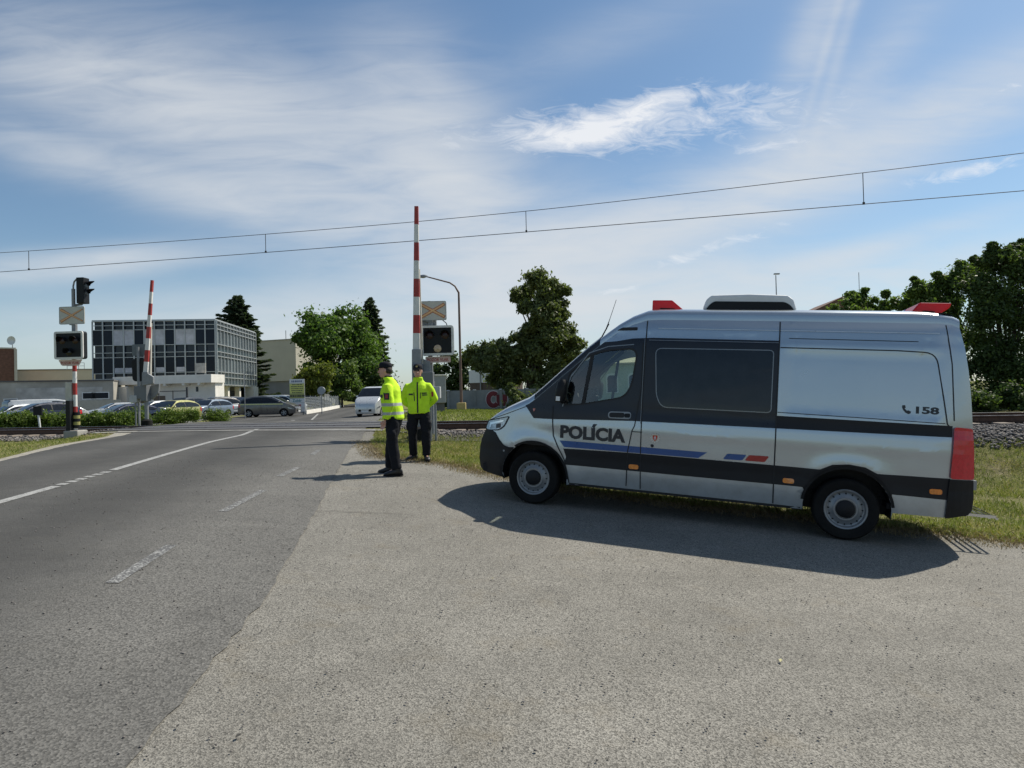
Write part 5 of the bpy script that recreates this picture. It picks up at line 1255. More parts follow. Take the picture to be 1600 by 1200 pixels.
mb = MB(); mb.box((0, 0, .10), (.62, .55, .9)); mb.build('foundation', mat('yellow_plinth', (.42, .33, .13), .8, dirt=.3), l1, bevel=.05)
p = W(1214, 490, 70); e = empty('street_lamp', (p.x, 70, 0), 0, 'thin distant street lamp showing above the van roof', 'street lamp')
MB().tube([(0, 0, 0), (0, 0, 1.45+(603-430)*.07)], [.10, .05], 8).build('pole', M_galv, e); MB().box((.1, 0, 1.45+(603-428)*.07), (.62, .25, .14)).build('lamp_head', M_steel, e, bevel=.03)
# tall advertising board
Yb = 53; p = W(465, 645, Yb); sc = .053
sb = empty('sign_board', (p.x, Yb, H(p.x, Yb)), R(6), 'tall advertising board with yellow and white panels at the end of the wire fence', 'sign board')
hw = 22/2*sc; zT = 1.45+(621-592)*sc; zB = 1.45+(621-643)*sc-.1
MB().box((0, 0, (zT+zB)/2), (hw*2+.05, .10, zT-zB)).build('board_frame', M_grey, sb, bevel=.01)
MB().box((-hw+.1, 0, 0), (.1, .1, .7)).build('leg', M_galv, sb); MB().box((hw-.1, 0, 0), (.1, .1, .7)).build('leg', M_galv, sb)
def pan(za, zb_, mt): 
    a = zT-(za-592)*sc; b = zT-(zb_-592)*sc; return MB().box((0, -.06, (a+b)/2), (hw*2, .02, a-b-.02)).build('panel', mt, sb), a, b
M_yb = mat('board_yellow', (.62, .62, .18), .6); M_bt = mat('board_text', (.05, .06, .05), .6); M_bb = mat('board_blue_text', (.06, .22, .26), .6); M_brd = mat('board_red_text', (.42, .07, .08), .6)
q, a, b = pan(592, 599, M_white)
def bars(q, a, b, n, mt, w0=.8):
    mb = MB(); h_ = (a-b)/n
    for i in range(n):
        zc_ = a-h_*(i+.5); x = -hw*w0*random.uniform(.8, 1)
        while x < hw*w0*.9:
            w_ = random.uniform(.05, .14); mb.box((x+w_/2, -.075, zc_), (w_, .004, h_*.42)); x += w_+random.uniform(.02, .05)
    mb.build('lettering', mt, q)
bars(q, a, b, 1, mat('board_blue_grey', (.16, .19, .28), .6))
q, a, b = pan(599, 614.5, M_yb); bars(q, a, b, 5, M_bt)
q, a, b = pan(614.5, 622, mat('board_olive', (.36, .36, .12), .6)); bars(q, a, b, 1, M_bt, .95)
q, a, b = pan(622, 629, M_white); text_obj('Zubár', hw*1.3, (a-b)*.62, 'lettering', M_bb, q, (0, -.075, b+(a-b)*.2), bold=.02)
q, a, b = pan(629, 637, M_white); bars(q, a, b, 1, M_brd, .6)
q, a, b = pan(637, 643, M_white); bars(q, a, b, 1, M_bt, .5)
# round sign seen from behind
Yr = 55; p = W(503, 645, Yr); rs = empty('round_sign', (p.x, Yr, 0), 0, 'round traffic sign seen from behind on a grey post by the wire fence', 'traffic sign')
MB().lathe([(.001, 0), (.33, 0), (.345, .02), (.345, .04), (.001, .04)], (0, -.06, 1.45+(620-610)*.055), 'Y', 28).build('sign_plate', mat('sign_back_pale', (.30, .33, .35), .5, .3), rs, auto=40)
MB().tube([(0, 0, -.2), (0, 0, 2.3)], .04, 10).build('post', M_galv, rs)
p = W(383, 648, 46); wp = empty('thin_post', (p.x, 46, 0), 0, 'thin grey post beside the dark grey family car', 'post'); MB().tube([(0, 0, -.2), (0, 0, 1.45+(623-583)*.046)], .035, 8).build('pole', M_galv, wp)
p = W(63, 662, 24.2); mk = empty('marker_post', (p.x, 24.2, H(p.x, 24.2)), R(5), 'short leaning white marker post beside the left tracks', 'marker post')
MB().tube([(.02, 0, -.2), (-.06, 0, .62)], .035, 8).build('stake', M_white, mk); MB().box((-.08, 0, .78), (.30, .06, .34)).build('marker_head', M_black, mk)
# wire fence
def fence(P, label, h=1.5):
    e = empty('wire_fence', (0, 0, 0), 0, label, 'fence')
    mt, t, b = newmat('wire_mesh'); t.n.remove(b); co = t.new('ShaderNodeTexCoord').outputs['Object']; s = t.new('ShaderNodeSeparateXYZ'); t.put(s.inputs[0], co)
    fx = t.math('FRACT', t.math('MULTIPLY', t.math('ADD', s.outputs[0], s.outputs[1]), 8.)); fz = t.math('FRACT', t.math('MULTIPLY', s.outputs[2], 7.))
    f = t.math('MAXIMUM', t.math('LESS_THAN', fx, .22), t.math('LESS_THAN', fz, .18))
    tr = t.new('ShaderNodeBsdfTransparent'); df = t.new('ShaderNodeBsdfDiffuse'); df.inputs[0].default_value = (.28, .31, .32, 1); mx = t.new('ShaderNodeMixShader'); t.put(mx.inputs[0], f); t.l.new(tr.outputs[0], mx.inputs[1]); t.l.new(df.outputs[0], mx.inputs[2]); t.l.new(mx.outputs[0], t.n['Material Output'].inputs[0])
    for a, b_ in zip(P[:-1], P[1:]):
        a = Vector(a); b_ = Vector(b_); n = max(1, round((b_-a).length/2.6))
        for i in range(n+1):
            q = a.lerp(b_, i/n); MB().tube([(q.x, q.y, -.1), (q.x, q.y, h+.12)], .035, 6).build('post', M_galv, e)
        MB().add([(a.x, a.y, .35), (b_.x, b_.y, .35), (b_.x, b_.y, h), (a.x, a.y, h)], [(0, 1, 2, 3)]).build('mesh_panel', mt, e)
        d = (b_-a); mid = (a+b_)/2; MB().box((mid.x, mid.y, .14), (d.length, .25, .42), rz=math.atan2(d.y, d.x)).build('kerb_wall', M_whiter, e)
    return e
fence([(W(476, 600, 55).x, 55), (W(506, 600, 66).x, 66), (W(535, 600, 88).x, 88)], 'grey wire fence on a low pale kerb running from the sign board to the trees')
gt = empty('gate', (0, 0, 0), 0, 'dark metal gate frame in front of the white annex', 'gate')
a, b_ = W(248, 600, 60), W(292, 600, 60); q = MB()
for z in (.9, 2.35): q.tube([(a.x, 60, z), (b_.x, 60, z)], .04, 6)
for k in range(3): q.tube([(a.x+(b_.x-a.x)*k/2, 60, 0), (a.x+(b_.x-a.x)*k/2, 60, 2.4)], .05, 6)
q.tube([(b_.x, 60, 0), (b_.x, 60, 2.7)], .10, 8); q.build('gate_frame', mat('dark_metal', (.06, .06, .065), .6, .3), gt)
# overhead line
def axis_pt(px_, py_):
    r = ray(px_, py_); k = (16*.2124+21.3*.9772)/(-r[0]*.2124-r[1]*.9772)*-1
    k = -((16*.2124)-(21.3*.9772))/(r[0]*.2124+r[1]*.9772)
    return Vector((r[0]*k, r[1]*k, CZ+r[2]*k))
M_wire = mat('copper_wire', (.07, .06, .055), .5, .5)
ow = empty('overhead_line', (0, 0, 0), 0, 'overhead railway wires with thin droppers crossing the sky', 'overhead wire')
cat_ = [axis_pt(x, y) for x, y in ((-500, 424), (0, 395), (415, 366), (822, 330), (1349, 270), (1600, 239), (2400, 140))]
con = [axis_pt(x, y) for x, y in ((-500, 462), (0, 425), (415, 394.5), (822, 362.5), (1349, 319), (1600, 298), (2400, 230))]
def smoothp(P, n=8):
    fz = smooth_tab([(p.x, p.z) for p in P]); fy = smooth_tab([(p.x, p.y) for p in P]); xs = np.linspace(P[0].x, P[-1].x, n*len(P)); return [(x, fy(x), fz(x)) for x in xs]
MB().tube(smoothp(cat_), .009, 5).build('catenary_wire', M_wire, ow); MB().tube(smoothp(con), .010, 5).build('contact_wire', M_wire, ow)
fzc, fzk = smooth_tab([(p.x, p.z) for p in cat_]), smooth_tab([(p.x, p.z) for p in con])
for px_, py_ in ((45, 410), (415, 380), (822, 345), (1349, 300)):
    q = axis_pt(px_, py_); MB().tube([(q.x, q.y, fzk(q.x)), (q.x, q.y, fzc(q.x))], .010, 5).build('dropper', M_wire, ow); MB().box((q.x, q.y, fzk(q.x)+.02), (.05, .03, .06)).build('dropper_clamp', M_wire, ow)

# ------------------------------------------------------------------ trees and shrubs
M_bark = mat('bark', (.085, .065, .05), .95, var=.3, scale=6, bump=.5, bscale=12)
def leaf_cloud(C, Rr, n, size, squash=.75, aspect=1.6, droop=.0):
    """C (k,3) cluster centres, Rr (k,) radii -> quads"""
    k = len(C); idx = RNG.integers(0, k, n)
    d = RNG.normal(0, 1, (n, 3)); d /= np.linalg.norm(d, axis=1)[:, None]; r = RNG.uniform(0, 1, n)**.62*RNG.choice([1., 1.35, 1.9], n, p=[.58, .27, .15])
    P = C[idx]+d*(r*Rr[idx])[:, None]*np.array([1, 1, squash])
    nn = d+RNG.normal(0, .7, (n, 3)); nn[:, 2] += .35; nn /= np.linalg.norm(nn, axis=1)[:, None]
    a = RNG.normal(0, 1, (n, 3)); a[:, 2] -= droop; e = np.cross(nn, a); e /= np.linalg.norm(e, axis=1)[:, None]; g = np.cross(nn, e)
    s_ = RNG.uniform(.6, 1.25, n)[:, None]*size
    e = e*s_*.5; g = g*s_*.5*aspect
    V = np.stack([P-g, P+e+g*.1, P+g, P-e+g*.1], 1).reshape(-1, 3)
    return V, np.arange(n*4).reshape(n, 4)
def clusters(lobes, per, rmin=.25, rmax=.42, shell=.55):
    C, Rr = [], []
    for (x, y, z, r) in lobes:
        for _ in range(per):
            d = RNG.normal(0, 1, 3); d /= np.linalg.norm(d); q = r*RNG.uniform(shell, 1.0)
            C.append((x+d[0]*q, y+d[1]*q, z+d[2]*q*.9)); Rr.append(r*RNG.uniform(rmin, rmax)*1.15)
        for _ in range(max(2, per//4)):
            d = RNG.normal(0, .45, 3)*r; C.append((x+d[0], y+d[1], z+d[2])); Rr.append(r*.8)
    return np.array(C), np.array(Rr)
def pxlobes(L, Y, dy=.5):
    out = []
    for (px_, py_, rp) in L:
        r = rp*Y/1000; p = W(px_, py_, Y); out.append((p.x, Y+random.uniform(-dy, dy)*r*2, p.z, r))
    return out
def limbs(mb, base, lobes, r0, C=None, nb=0):
    cx = sum(l[0] for l in lobes)/len(lobes); 
    for l in lobes:
        t = Vector(l[:3]); m = Vector(base).lerp(t, .55)+Vector((random.uniform(-.3, .3), random.uniform(-.3, .3), .2))*l[3]*.5
        mb.tube([Vector(base), Vector(base).lerp(m, .5)+Vector((0, 0, .1)), m, t], [r0*.34, r0*.26, r0*.16, r0*.05], 7)
    if C is not None:
        for i in RNG.choice(len(C), min(nb, len(C)), replace=False):
            c = Vector(C[i]); l = min(lobes, key=lambda q: (Vector(q[:3])-c).length); mb.tube([Vector(l[:3]), Vector(l[:3]).lerp(c, .6)+Vector((0, 0, .05)), c], [r0*.12, r0*.07, r0*.03], 5)
def tree(name, label, Y, lobes_px, trunk_px, n, size, mt, per=9, r0=.25, dy=.5, rmin=.25, rmax=.42, shell=.5, group='trees behind the crossing', cat='tree', aspect=1.6, fork=None, droop=0., squash=.75, nb=40):
    bx = W(trunk_px[0], trunk_px[1], Y); zg_ = H(bx.x, Y)
    e = empty(name, (bx.x, Y, zg_), 0, label, cat, group)
    L = pxlobes(lobes_px, Y, dy); L = [(x-bx.x, y-Y, z-zg_, r) for x, y, z, r in L]
    C, Rr = clusters(L, per, rmin, rmax, shell)
    f = Vector(fork or (0, 0, min(l[2] for l in L)*.8)) if fork is None else Vector((W(fork[0], fork[1], Y).x-bx.x, 0, W(fork[0], fork[1], Y).z-zg_))
    mb = MB(); mb.tube([(0, 0, -.3), (f.x*.15, 0, f.z*.25), (f.x*.5, 0, f.z*.6), f], [r0*1.4, r0*1.05, r0*.9, r0*.7], 10); mb.build('trunk', M_bark, e, smooth=True)
    mb = MB(); limbs(mb, f, L, r0, C, nb); mb.build('branches', M_bark, e, smooth=True)
    V, Fq = leaf_cloud(C, Rr, n, size, squash, aspect, droop)
    keep = V.reshape(-1, 4, 3)[:, :, 2].min(1) > .02; V = V.reshape(-1, 4, 3)[keep].reshape(-1, 3); Fq = np.arange(len(V)).reshape(-1, 4)
    np_mesh('crown', V, Fq, mt, e)
    return e
def spruce(label, Y, tip, base_py, halfw, mt, n=17000, size=.30, lean=0.):
    p = W(tip[0], tip[1], Y); zg_ = H(p.x, Y); h = p.z-zg_; zb_ = max(.4, W(tip[0], base_py, Y).z-zg_); Rm = halfw*Y/1000
    e = empty('spruce_tree', (p.x, Y, zg_), 0, label, 'tree', 'trees behind the crossing')
    MB().tube([(0, 0, -.3), (0, 0, h*.5), (0, 0, h)], [.32, .18, .02], 10).build('trunk', M_bark, e, smooth=True)
    V = []; br_ = MB(); z = zb_; lv = 0
    while z < h-.2:
        f = (z-zb_)/(h-zb_); R0 = Rm*((1-f)**.62)*(1+.18*math.sin(lv*1.7))+.12
        nb = 7 if f < .8 else 5; off = random.uniform(0, 6)
        for k in range(nb):
            a = off+6.283*k/nb+random.uniform(-.3, .3); Lb = R0*random.uniform(.62, 1.18)
            tipz = -.22*Lb+random.uniform(-.1, .25)+.12*Lb*f; d = Vector((math.cos(a), math.sin(a), 0))
            br_.tube([(0, 0, z), tuple(d*Lb*.5+Vector((0, 0, z+tipz*.7))), tuple(d*Lb+Vector((0, 0, z+tipz+.12*Lb)))], [.035, .02, .008], 4)
            m = max(8, int(Lb*34)); t = RNG.uniform(.12, 1, m)**.8
            zc = z+tipz*(1.4*t-.4*t*t)+.12*Lb*t**3; w_ = .34*Lb*(1-t*.75)*RNG.uniform(-1, 1, m)
            P = np.stack([d.x*Lb*t-d.y*w_, d.y*Lb*t+d.x*w_, zc-.25*np.abs(w_)-RNG.uniform(0, .18, m)], 1); V.append(P)
        z += .055*h*(.55+.45*(1-f))*random.uniform(.7, 1.1)*.30+.03; lv += 1
    P = np.concatenate(V); m = len(P); nn = RNG.normal(0, .6, (m, 3)); nn[:, 2] += 1; nn /= np.linalg.norm(nn, axis=1)[:, None]
    out = P.copy(); out[:, 2] = -.4; out += RNG.normal(0, .5, (m, 3)); out /= np.linalg.norm(out, axis=1)[:, None]
    ee = np.cross(nn, out); ee /= np.linalg.norm(ee, axis=1)[:, None]; s_ = RNG.uniform(.6, 1.3, m)[:, None]*size
    V = np.stack([P-out*s_*.7, P+ee*s_*.30, P+out*s_*.7, P-ee*s_*.30], 1).reshape(-1, 3)
    br_.build('branches', M_bark, e); np_mesh('crown', V, np.arange(m*4).reshape(m, 4), mt, e); return e
M_dec = leaf_mat('leaf_green', (.05, .10, .024), (.17, .26, .06), .48, .35); M_yel = leaf_mat('leaf_yellow_green', (.08, .11, .018), (.25, .27, .05), .45, .6)
M_spr = leaf_mat('spruce_needles', (.03, .048, .028), (.075, .105, .055), .3, .5); M_pine = leaf_mat('pine_needles', (.07, .09, .035), (.18, .21, .08), .42, .5)
M_drk = leaf_mat('leaf_dark', (.035, .062, .020), (.12, .17, .05), .45, .4); M_mid = leaf_mat('leaf_mid', (.065, .11, .03), (.20, .27, .07), .5, .5); M_hedge = leaf_mat('hedge_leaf', (.05, .09, .016), (.20, .27, .05), .4, 2)
tree('broadleaf_tree', 'large round broadleaf tree left of the officers', 95, [(500, 515, 26), (530, 503, 20), (548, 512, 26), (520, 535, 30), (485, 535, 18), (470, 527, 12), (560, 540, 26), (500, 560, 28), (540, 570, 30), (572, 575, 24), (575, 600, 18)], (528, 640), 52000, .34, M_dec, per=14, r0=.4, rmin=.2, rmax=.34, shell=.4)
tree('small_tree', 'small yellow green tree right of the sign board', 80, [(488, 592, 18), (475, 600, 13), (470, 590, 8), (505, 590, 17), (498, 608, 14), (482, 612, 10)], (492, 640), 15000, .26, M_yel, per=9, r0=.14, rmin=.25, rmax=.4, droop=.8)
tree('small_tree', 'small drooping green tree between the yellow green one and the large broadleaf tree', 84, [(535, 590, 18), (522, 600, 12), (545, 603, 15), (530, 615, 10)], (535, 640), 13000, .26, M_mid, per=9, r0=.14, droop=.8)
tree('dark_tree', 'dark shady tree beside the far bend of the road', 90, [(585, 605, 20), (570, 622, 14), (600, 620, 18), (590, 590, 14), (612, 612, 16), (558, 618, 9)], (585, 640), 16000, .30, M_drk, per=9, r0=.2)
spruce('tall dark spruce behind the glass building', 98, (370, 460), 614, 54, M_spr, size=.5)
spruce('tall narrow spruce right of the large broadleaf tree', 108, (578, 464), 622, 36, M_spr, size=.5)
tree('pine_tree', 'large leaning pine with an open crown left of the van', 55, [(838, 440, 16), (862, 447, 14), (818, 455, 14), (806, 462, 10), (883, 452, 9), (850, 465, 15), (872, 470, 14), (820, 478, 11), (858, 488, 14), (878, 492, 10), (868, 512, 18), (888, 515, 13), (895, 540, 16), (850, 525, 15), (870, 548, 22), (842, 550, 20), (812, 535, 15), (800, 560, 20), (830, 575, 22), (865, 580, 20), (885, 570, 13), (760, 545, 15), (742, 552, 11), (775, 560, 16), (762, 572, 14), (785, 545, 14), (795, 575, 19), (770, 588, 15), (750, 566, 13), (790, 612, 14), (737, 556, 9), (905, 562, 12), (845, 492, 15), (832, 508, 13), (860, 530, 20), (825, 520, 13), (838, 600, 24), (800, 592, 14), (860, 610, 20), (815, 625, 16), (845, 630, 18)], (826, 645), 90000, .17, M_pine, per=13, r0=.34, dy=.8, rmin=.26, rmax=.45, shell=.45, aspect=2.2, fork=(836, 540), nb=70)
tree('dark_tree', 'dark trees behind the cabinet and the street lamp', 66, [(700, 560, 15), (688, 580, 16), (715, 575, 14), (728, 590, 13), (705, 600, 18), (680, 610, 14), (735, 560, 12), (750, 585, 12), (718, 618, 14), (698, 628, 12)], (704, 640), 17000, .22, M_drk, per=8, r0=.18)
tree('conifer_bush', 'low dark conifer in front of the concrete wall by the pine', 50, [(798, 608, 9), (806, 617, 9), (812, 625, 12), (830, 632, 12)], (812, 645), 7000, .16, M_pine, per=7, r0=.1, cat='shrub')
right_group = 'trees beyond the track on the right'
tree('broadleaf_tree', 'tall dark tree at the right edge behind the van', 25, [(1560, 410, 22), (1590, 420, 28), (1535, 450, 30), (1570, 470, 36), (1610, 480, 40), (1520, 490, 34), (1560, 530, 45), (1600, 550, 48), (1530, 570, 45), (1580, 600, 45), (1650, 450, 50), (1660, 540, 60), (1550, 630, 32), (1610, 640, 36), (1545, 402, 10), (1600, 400, 14), (1552, 392, 7), (1550, 383, 4), (1578, 395, 7), (1583, 385, 5), (1598, 387, 6), (1598, 378, 4), (1530, 412, 7), (1520, 404, 4)], (1575, 655), 110000, .08, M_drk, per=16, r0=.2, rmin=.22, rmax=.40, shell=.35, group=right_group, nb=80)
tree('broadleaf_tree', 'mid sized tree behind the rear roof beacon', 26.5, [(1480, 450, 20), (1505, 435, 18), (1455, 462, 20), (1432, 455, 12), (1530, 425, 16), (1505, 422, 8), (1502, 412, 5), (1470, 436, 7), (1466, 428, 4), (1432, 443, 6), (1428, 436, 3), (1490, 480, 28), (1440, 480, 16), (1470, 510, 30), (1510, 520, 34), (1430, 500, 20), (1480, 560, 40), (1440, 580, 36), (1500, 610, 36), (1420, 545, 26)], (1480, 655), 50000, .09, M_mid, per=13, r0=.16, group=right_group)
tree('broadleaf_tree', 'low light green tree showing above the van roof', 28, [(1350, 466, 13), (1330, 474, 13), (1302, 486, 11), (1332, 461, 6), (1380, 460, 6), (1355, 455, 5), (1430, 468, 14), (1318, 490, 14), (1380, 478, 16), (1405, 475, 14), (1340, 500, 20), (1390, 505, 22), (1320, 520, 20), (1370, 550, 30)], (1365, 655), 26000, .09, M_mid, per=10, r0=.12, group=right_group)
# upright shoots along the crown edges
tree('broadleaf_tree', 'dark tree just outside the right edge of the view', 26, [(1740, 430, 60), (1700, 500, 70), (1780, 520, 80), (1740, 600, 70), (1690, 610, 50)], (1740, 655), 40000, .10, M_drk, per=14, r0=.2, group=right_group)
for i in range(4):
    L = [(1430+i*70+random.uniform(-15, 15), 618+random.uniform(-6, 4), 20), (1460+i*70, 632, 20), (1410+i*70, 634, 18), (1440+i*70, 645, 14)]
    tree('bush', ['dark bush beyond the tracks partly behind the van rear', 'dark bush beyond the tracks right behind the rear lamp', 'dark bush beyond the tracks at the right edge', 'dark bush beyond the tracks outside the right edge'][i], 21.5, L, (1440+i*70, 652), 11000, .075, M_drk, per=10, r0=.05, group='bushes beyond the track', cat='shrub', nb=10)
# hedge shrubs
hp = [(-18, 26, 'leftmost hedge shrub, cut by the edge of the view'), (26, 26, 'hedge shrub left of the short white marker post'), (62, 26, 'hedge shrub behind the short white marker post'), (94, 25, 'hedge shrub just left of the left crossing signal'), (143, 27, 'wide hedge shrub right of the left crossing signal'), (178, 25, 'hedge shrub between the signal and the far barrier'), (208, 18, 'small hedge shrub left of the far barrier foot'), (262, 17, 'shrub in front of the pale yellow car'), (285, 20, 'shrub in front of the silver blue hatchback'), (338, 11, 'small shrub at the end of the hedge by the car park entrance')]
for x, wd, lab in hp:
    Yh = 26.5+(x/340)*8 if x > 200 else 25.8; tp = 644 if x < 200 else 639
    s = Yh/1000; p = W(x, 600, Yh); zg_ = H(p.x, Yh); top_z = 1.45+(633-x*.025-tp)*s; hh = max(.35, top_z-zg_)
    e = empty('hedge_shrub', (p.x, Yh, zg_), 0, lab, 'shrub', 'hedge shrubs along the track')
    Lh = []
    for k in range(5): Lh.append(((k/4-.5)*wd*1.5*s, random.uniform(-.15, .15), hh*.55+random.uniform(-.06, .06), hh*.45))
    C, Rr = clusters([(a, b, c, d) for a, b, c, d in Lh], 10, .3, .5, .3); C[:, 0] *= 1.05
    V, Fq = leaf_cloud(C, Rr, 5200, .055, .9, 1.5)
    V = V.reshape(-1, 4, 3); V = V[V[:, :, 2].min(1) > 0].reshape(-1, 3); np_mesh('foliage', V, np.arange(len(V)).reshape(-1, 4), M_hedge, e)
    mb = MB()
    for k in range(6): mb.tube([(random.uniform(-.2, .2)*wd*s*3, 0, -.1), (random.uniform(-.4, .4)*wd*s*2, random.uniform(-.1, .1), hh*.6)], .012, 5)
    mb.build('stems', M_bark, e)
# ------------------------------------------------------------------ the two officers
from mathutils import noise as mnoise
def fuse(mb, voxel, name, mt, parent=None, smooth=6, wr=0., wf=9., seed=0., zs=.5):
    """fuses overlapping closed pieces into one continuous skin"""
    me = bpy.data.meshes.new('tmp'); me.from_pydata(mb.v, [], mb.f)
    bm = bmesh.new(); bm.from_mesh(me); bmesh.ops.recalc_face_normals(bm, faces=bm.faces); bm.to_mesh(me); bm.free()
    o = bpy.data.objects.new('tmp', me); COL.objects.link(o)
    r = o.modifiers.new('r', 'REMESH'); r.mode = 'VOXEL'; r.voxel_size = voxel; s = o.modifiers.new('s', 'SMOOTH'); s.iterations = smooth; s.factor = .5
    bpy.context.view_layer.update(); dg = bpy.context.evaluated_depsgraph_get(); m2 = bpy.data.meshes.new_from_object(o.evaluated_get(dg))
    bpy.data.objects.remove(o); bpy.data.meshes.remove(me); m2.name = name; m2.materials.clear()
    if wr:
        no = [v.normal.copy() for v in m2.vertices]
        for v, n in zip(m2.vertices, no):
            p = Vector((v.co.x*wf, v.co.y*wf, v.co.z*wf*zs*2))+Vector((seed, seed*2, 0))
            k = mnoise.noise(p)+.5*mnoise.noise(p*2.3); fold = 1-abs(mnoise.noise(p*.8+Vector((5, 0, 0))))*2
            v.co += n*wr*(k*.8+fold*.6)
    return link(name, m2, mt, parent, True)
def skin_mat():
    m, t, b = newmat('skin'); co = t.new('ShaderNodeTexCoord').outputs['Object']
    t.put(b.inputs['Base Color'], t.ramp(t.noise(co, 14, 4), [(.3, (.52, .28, .20)), (.7, (.62, .36, .27))])); b.inputs['Roughness'].default_value = .5
    b.inputs['Subsurface Weight'].default_value = .12; b.inputs['Subsurface Radius'].default_value = (.01, .004, .002); return m
M_skin = skin_mat()
def fab(name, col, rough=.8, bands=()):
    m, t, b = newmat(name); co = t.new('ShaderNodeTexCoord').outputs['Object']; n = t.noise(co, 9, 5, .6)
    c = t.ramp(n, [(.3, tuple(x*.86 for x in col)), (.7, tuple(min(1, x*1.08) for x in col))])
    if bands:
        s = t.new('ShaderNodeSeparateXYZ'); t.put(s.inputs[0], co); f = None
        zc = t.math('ADD', s.outputs[2], t.math('MULTIPLY', t.math('SUBTRACT', n, .5), .02))
        for a, w_ in bands:
            k = t.math('LESS_THAN', t.math('ABSOLUTE', t.math('SUBTRACT', zc, a)), w_); f = k if f is None else t.math('MAXIMUM', f, k)
        c = t.mix(f, c, (.42, .44, .42, 1))
    t.put(b.inputs['Base Color'], c); b.inputs['Roughness'].default_value = rough
    b.inputs['Specular IOR Level'].default_value = .2
    bn = t.new('ShaderNodeBump'); t.put(bn.inputs['Height'], t.noise(co, 120, 3)); bn.inputs['Strength'].default_value = .2; bn.inputs['Distance'].default_value = .003; t.put(b.inputs['Normal'], bn.outputs[0]); return m
M_hi = fab('hi_vis_yellow', (.60, .92, .035)); M_hib = fab('hi_vis_banded', (.60, .92, .035), bands=((1.125, .024), (.985, .022)))
M_cloth = fab('dark_trouser_cloth', (.010, .011, .015)); M_boot = mat('boot_leather', (.015, .015, .016), .45, var=.3, scale=20); M_capm = fab('cap_cloth', (.012, .013, .018))
M_badge = mat('badge_black', (.015, .016, .02), .6); M_bred = mat('badge_red', (.35, .04, .04), .6); M_eye = mat('sunglass', (.01, .01, .012), .15)
def hand(mb, wrist, elbow, curl=.5, out=1):
    """palm, four bent fingers of unequal length and a thumb leaving the side of the palm"""
    w = Vector(wrist); d = (w-Vector(elbow)).normalized(); f = Vector((0, -1, 0)); side = (f-d*f.dot(d)).normalized(); n = d.cross(side).normalized()*out
    mb.tube([w-d*.03, w+d*.015, w+d*.05, w+d*.09], [.026, .027, .033, .030], 10, flat=.5)
    # tube ellipse may lie either way, so add the palm as a row
    for k in range(4):
        o = side*(.027-.018*k); L = (.066, .076, .071, .056)[k]; a = w+d*.03+o*.6; b = w+d*.088+o
        mb.tube([a, b], [.012, .0115], 8)
        c = b+d*L*.45-n*L*.12*curl; e = c+d*L*.28-n*L*.34*curl; g = e+d*L*.12-n*L*.30*curl
        mb.tube([b-d*.008, c, e, g], [.0095, .009, .0082, .0065], 8)
    a = w+d*.025+side*.022; b = a+d*.030+side*.022-n*.008; c = b+d*.030+side*.006-n*.012; mb.tube([a-side*.01, a, b, c], [.013, .0135, .0115, .008], 8)
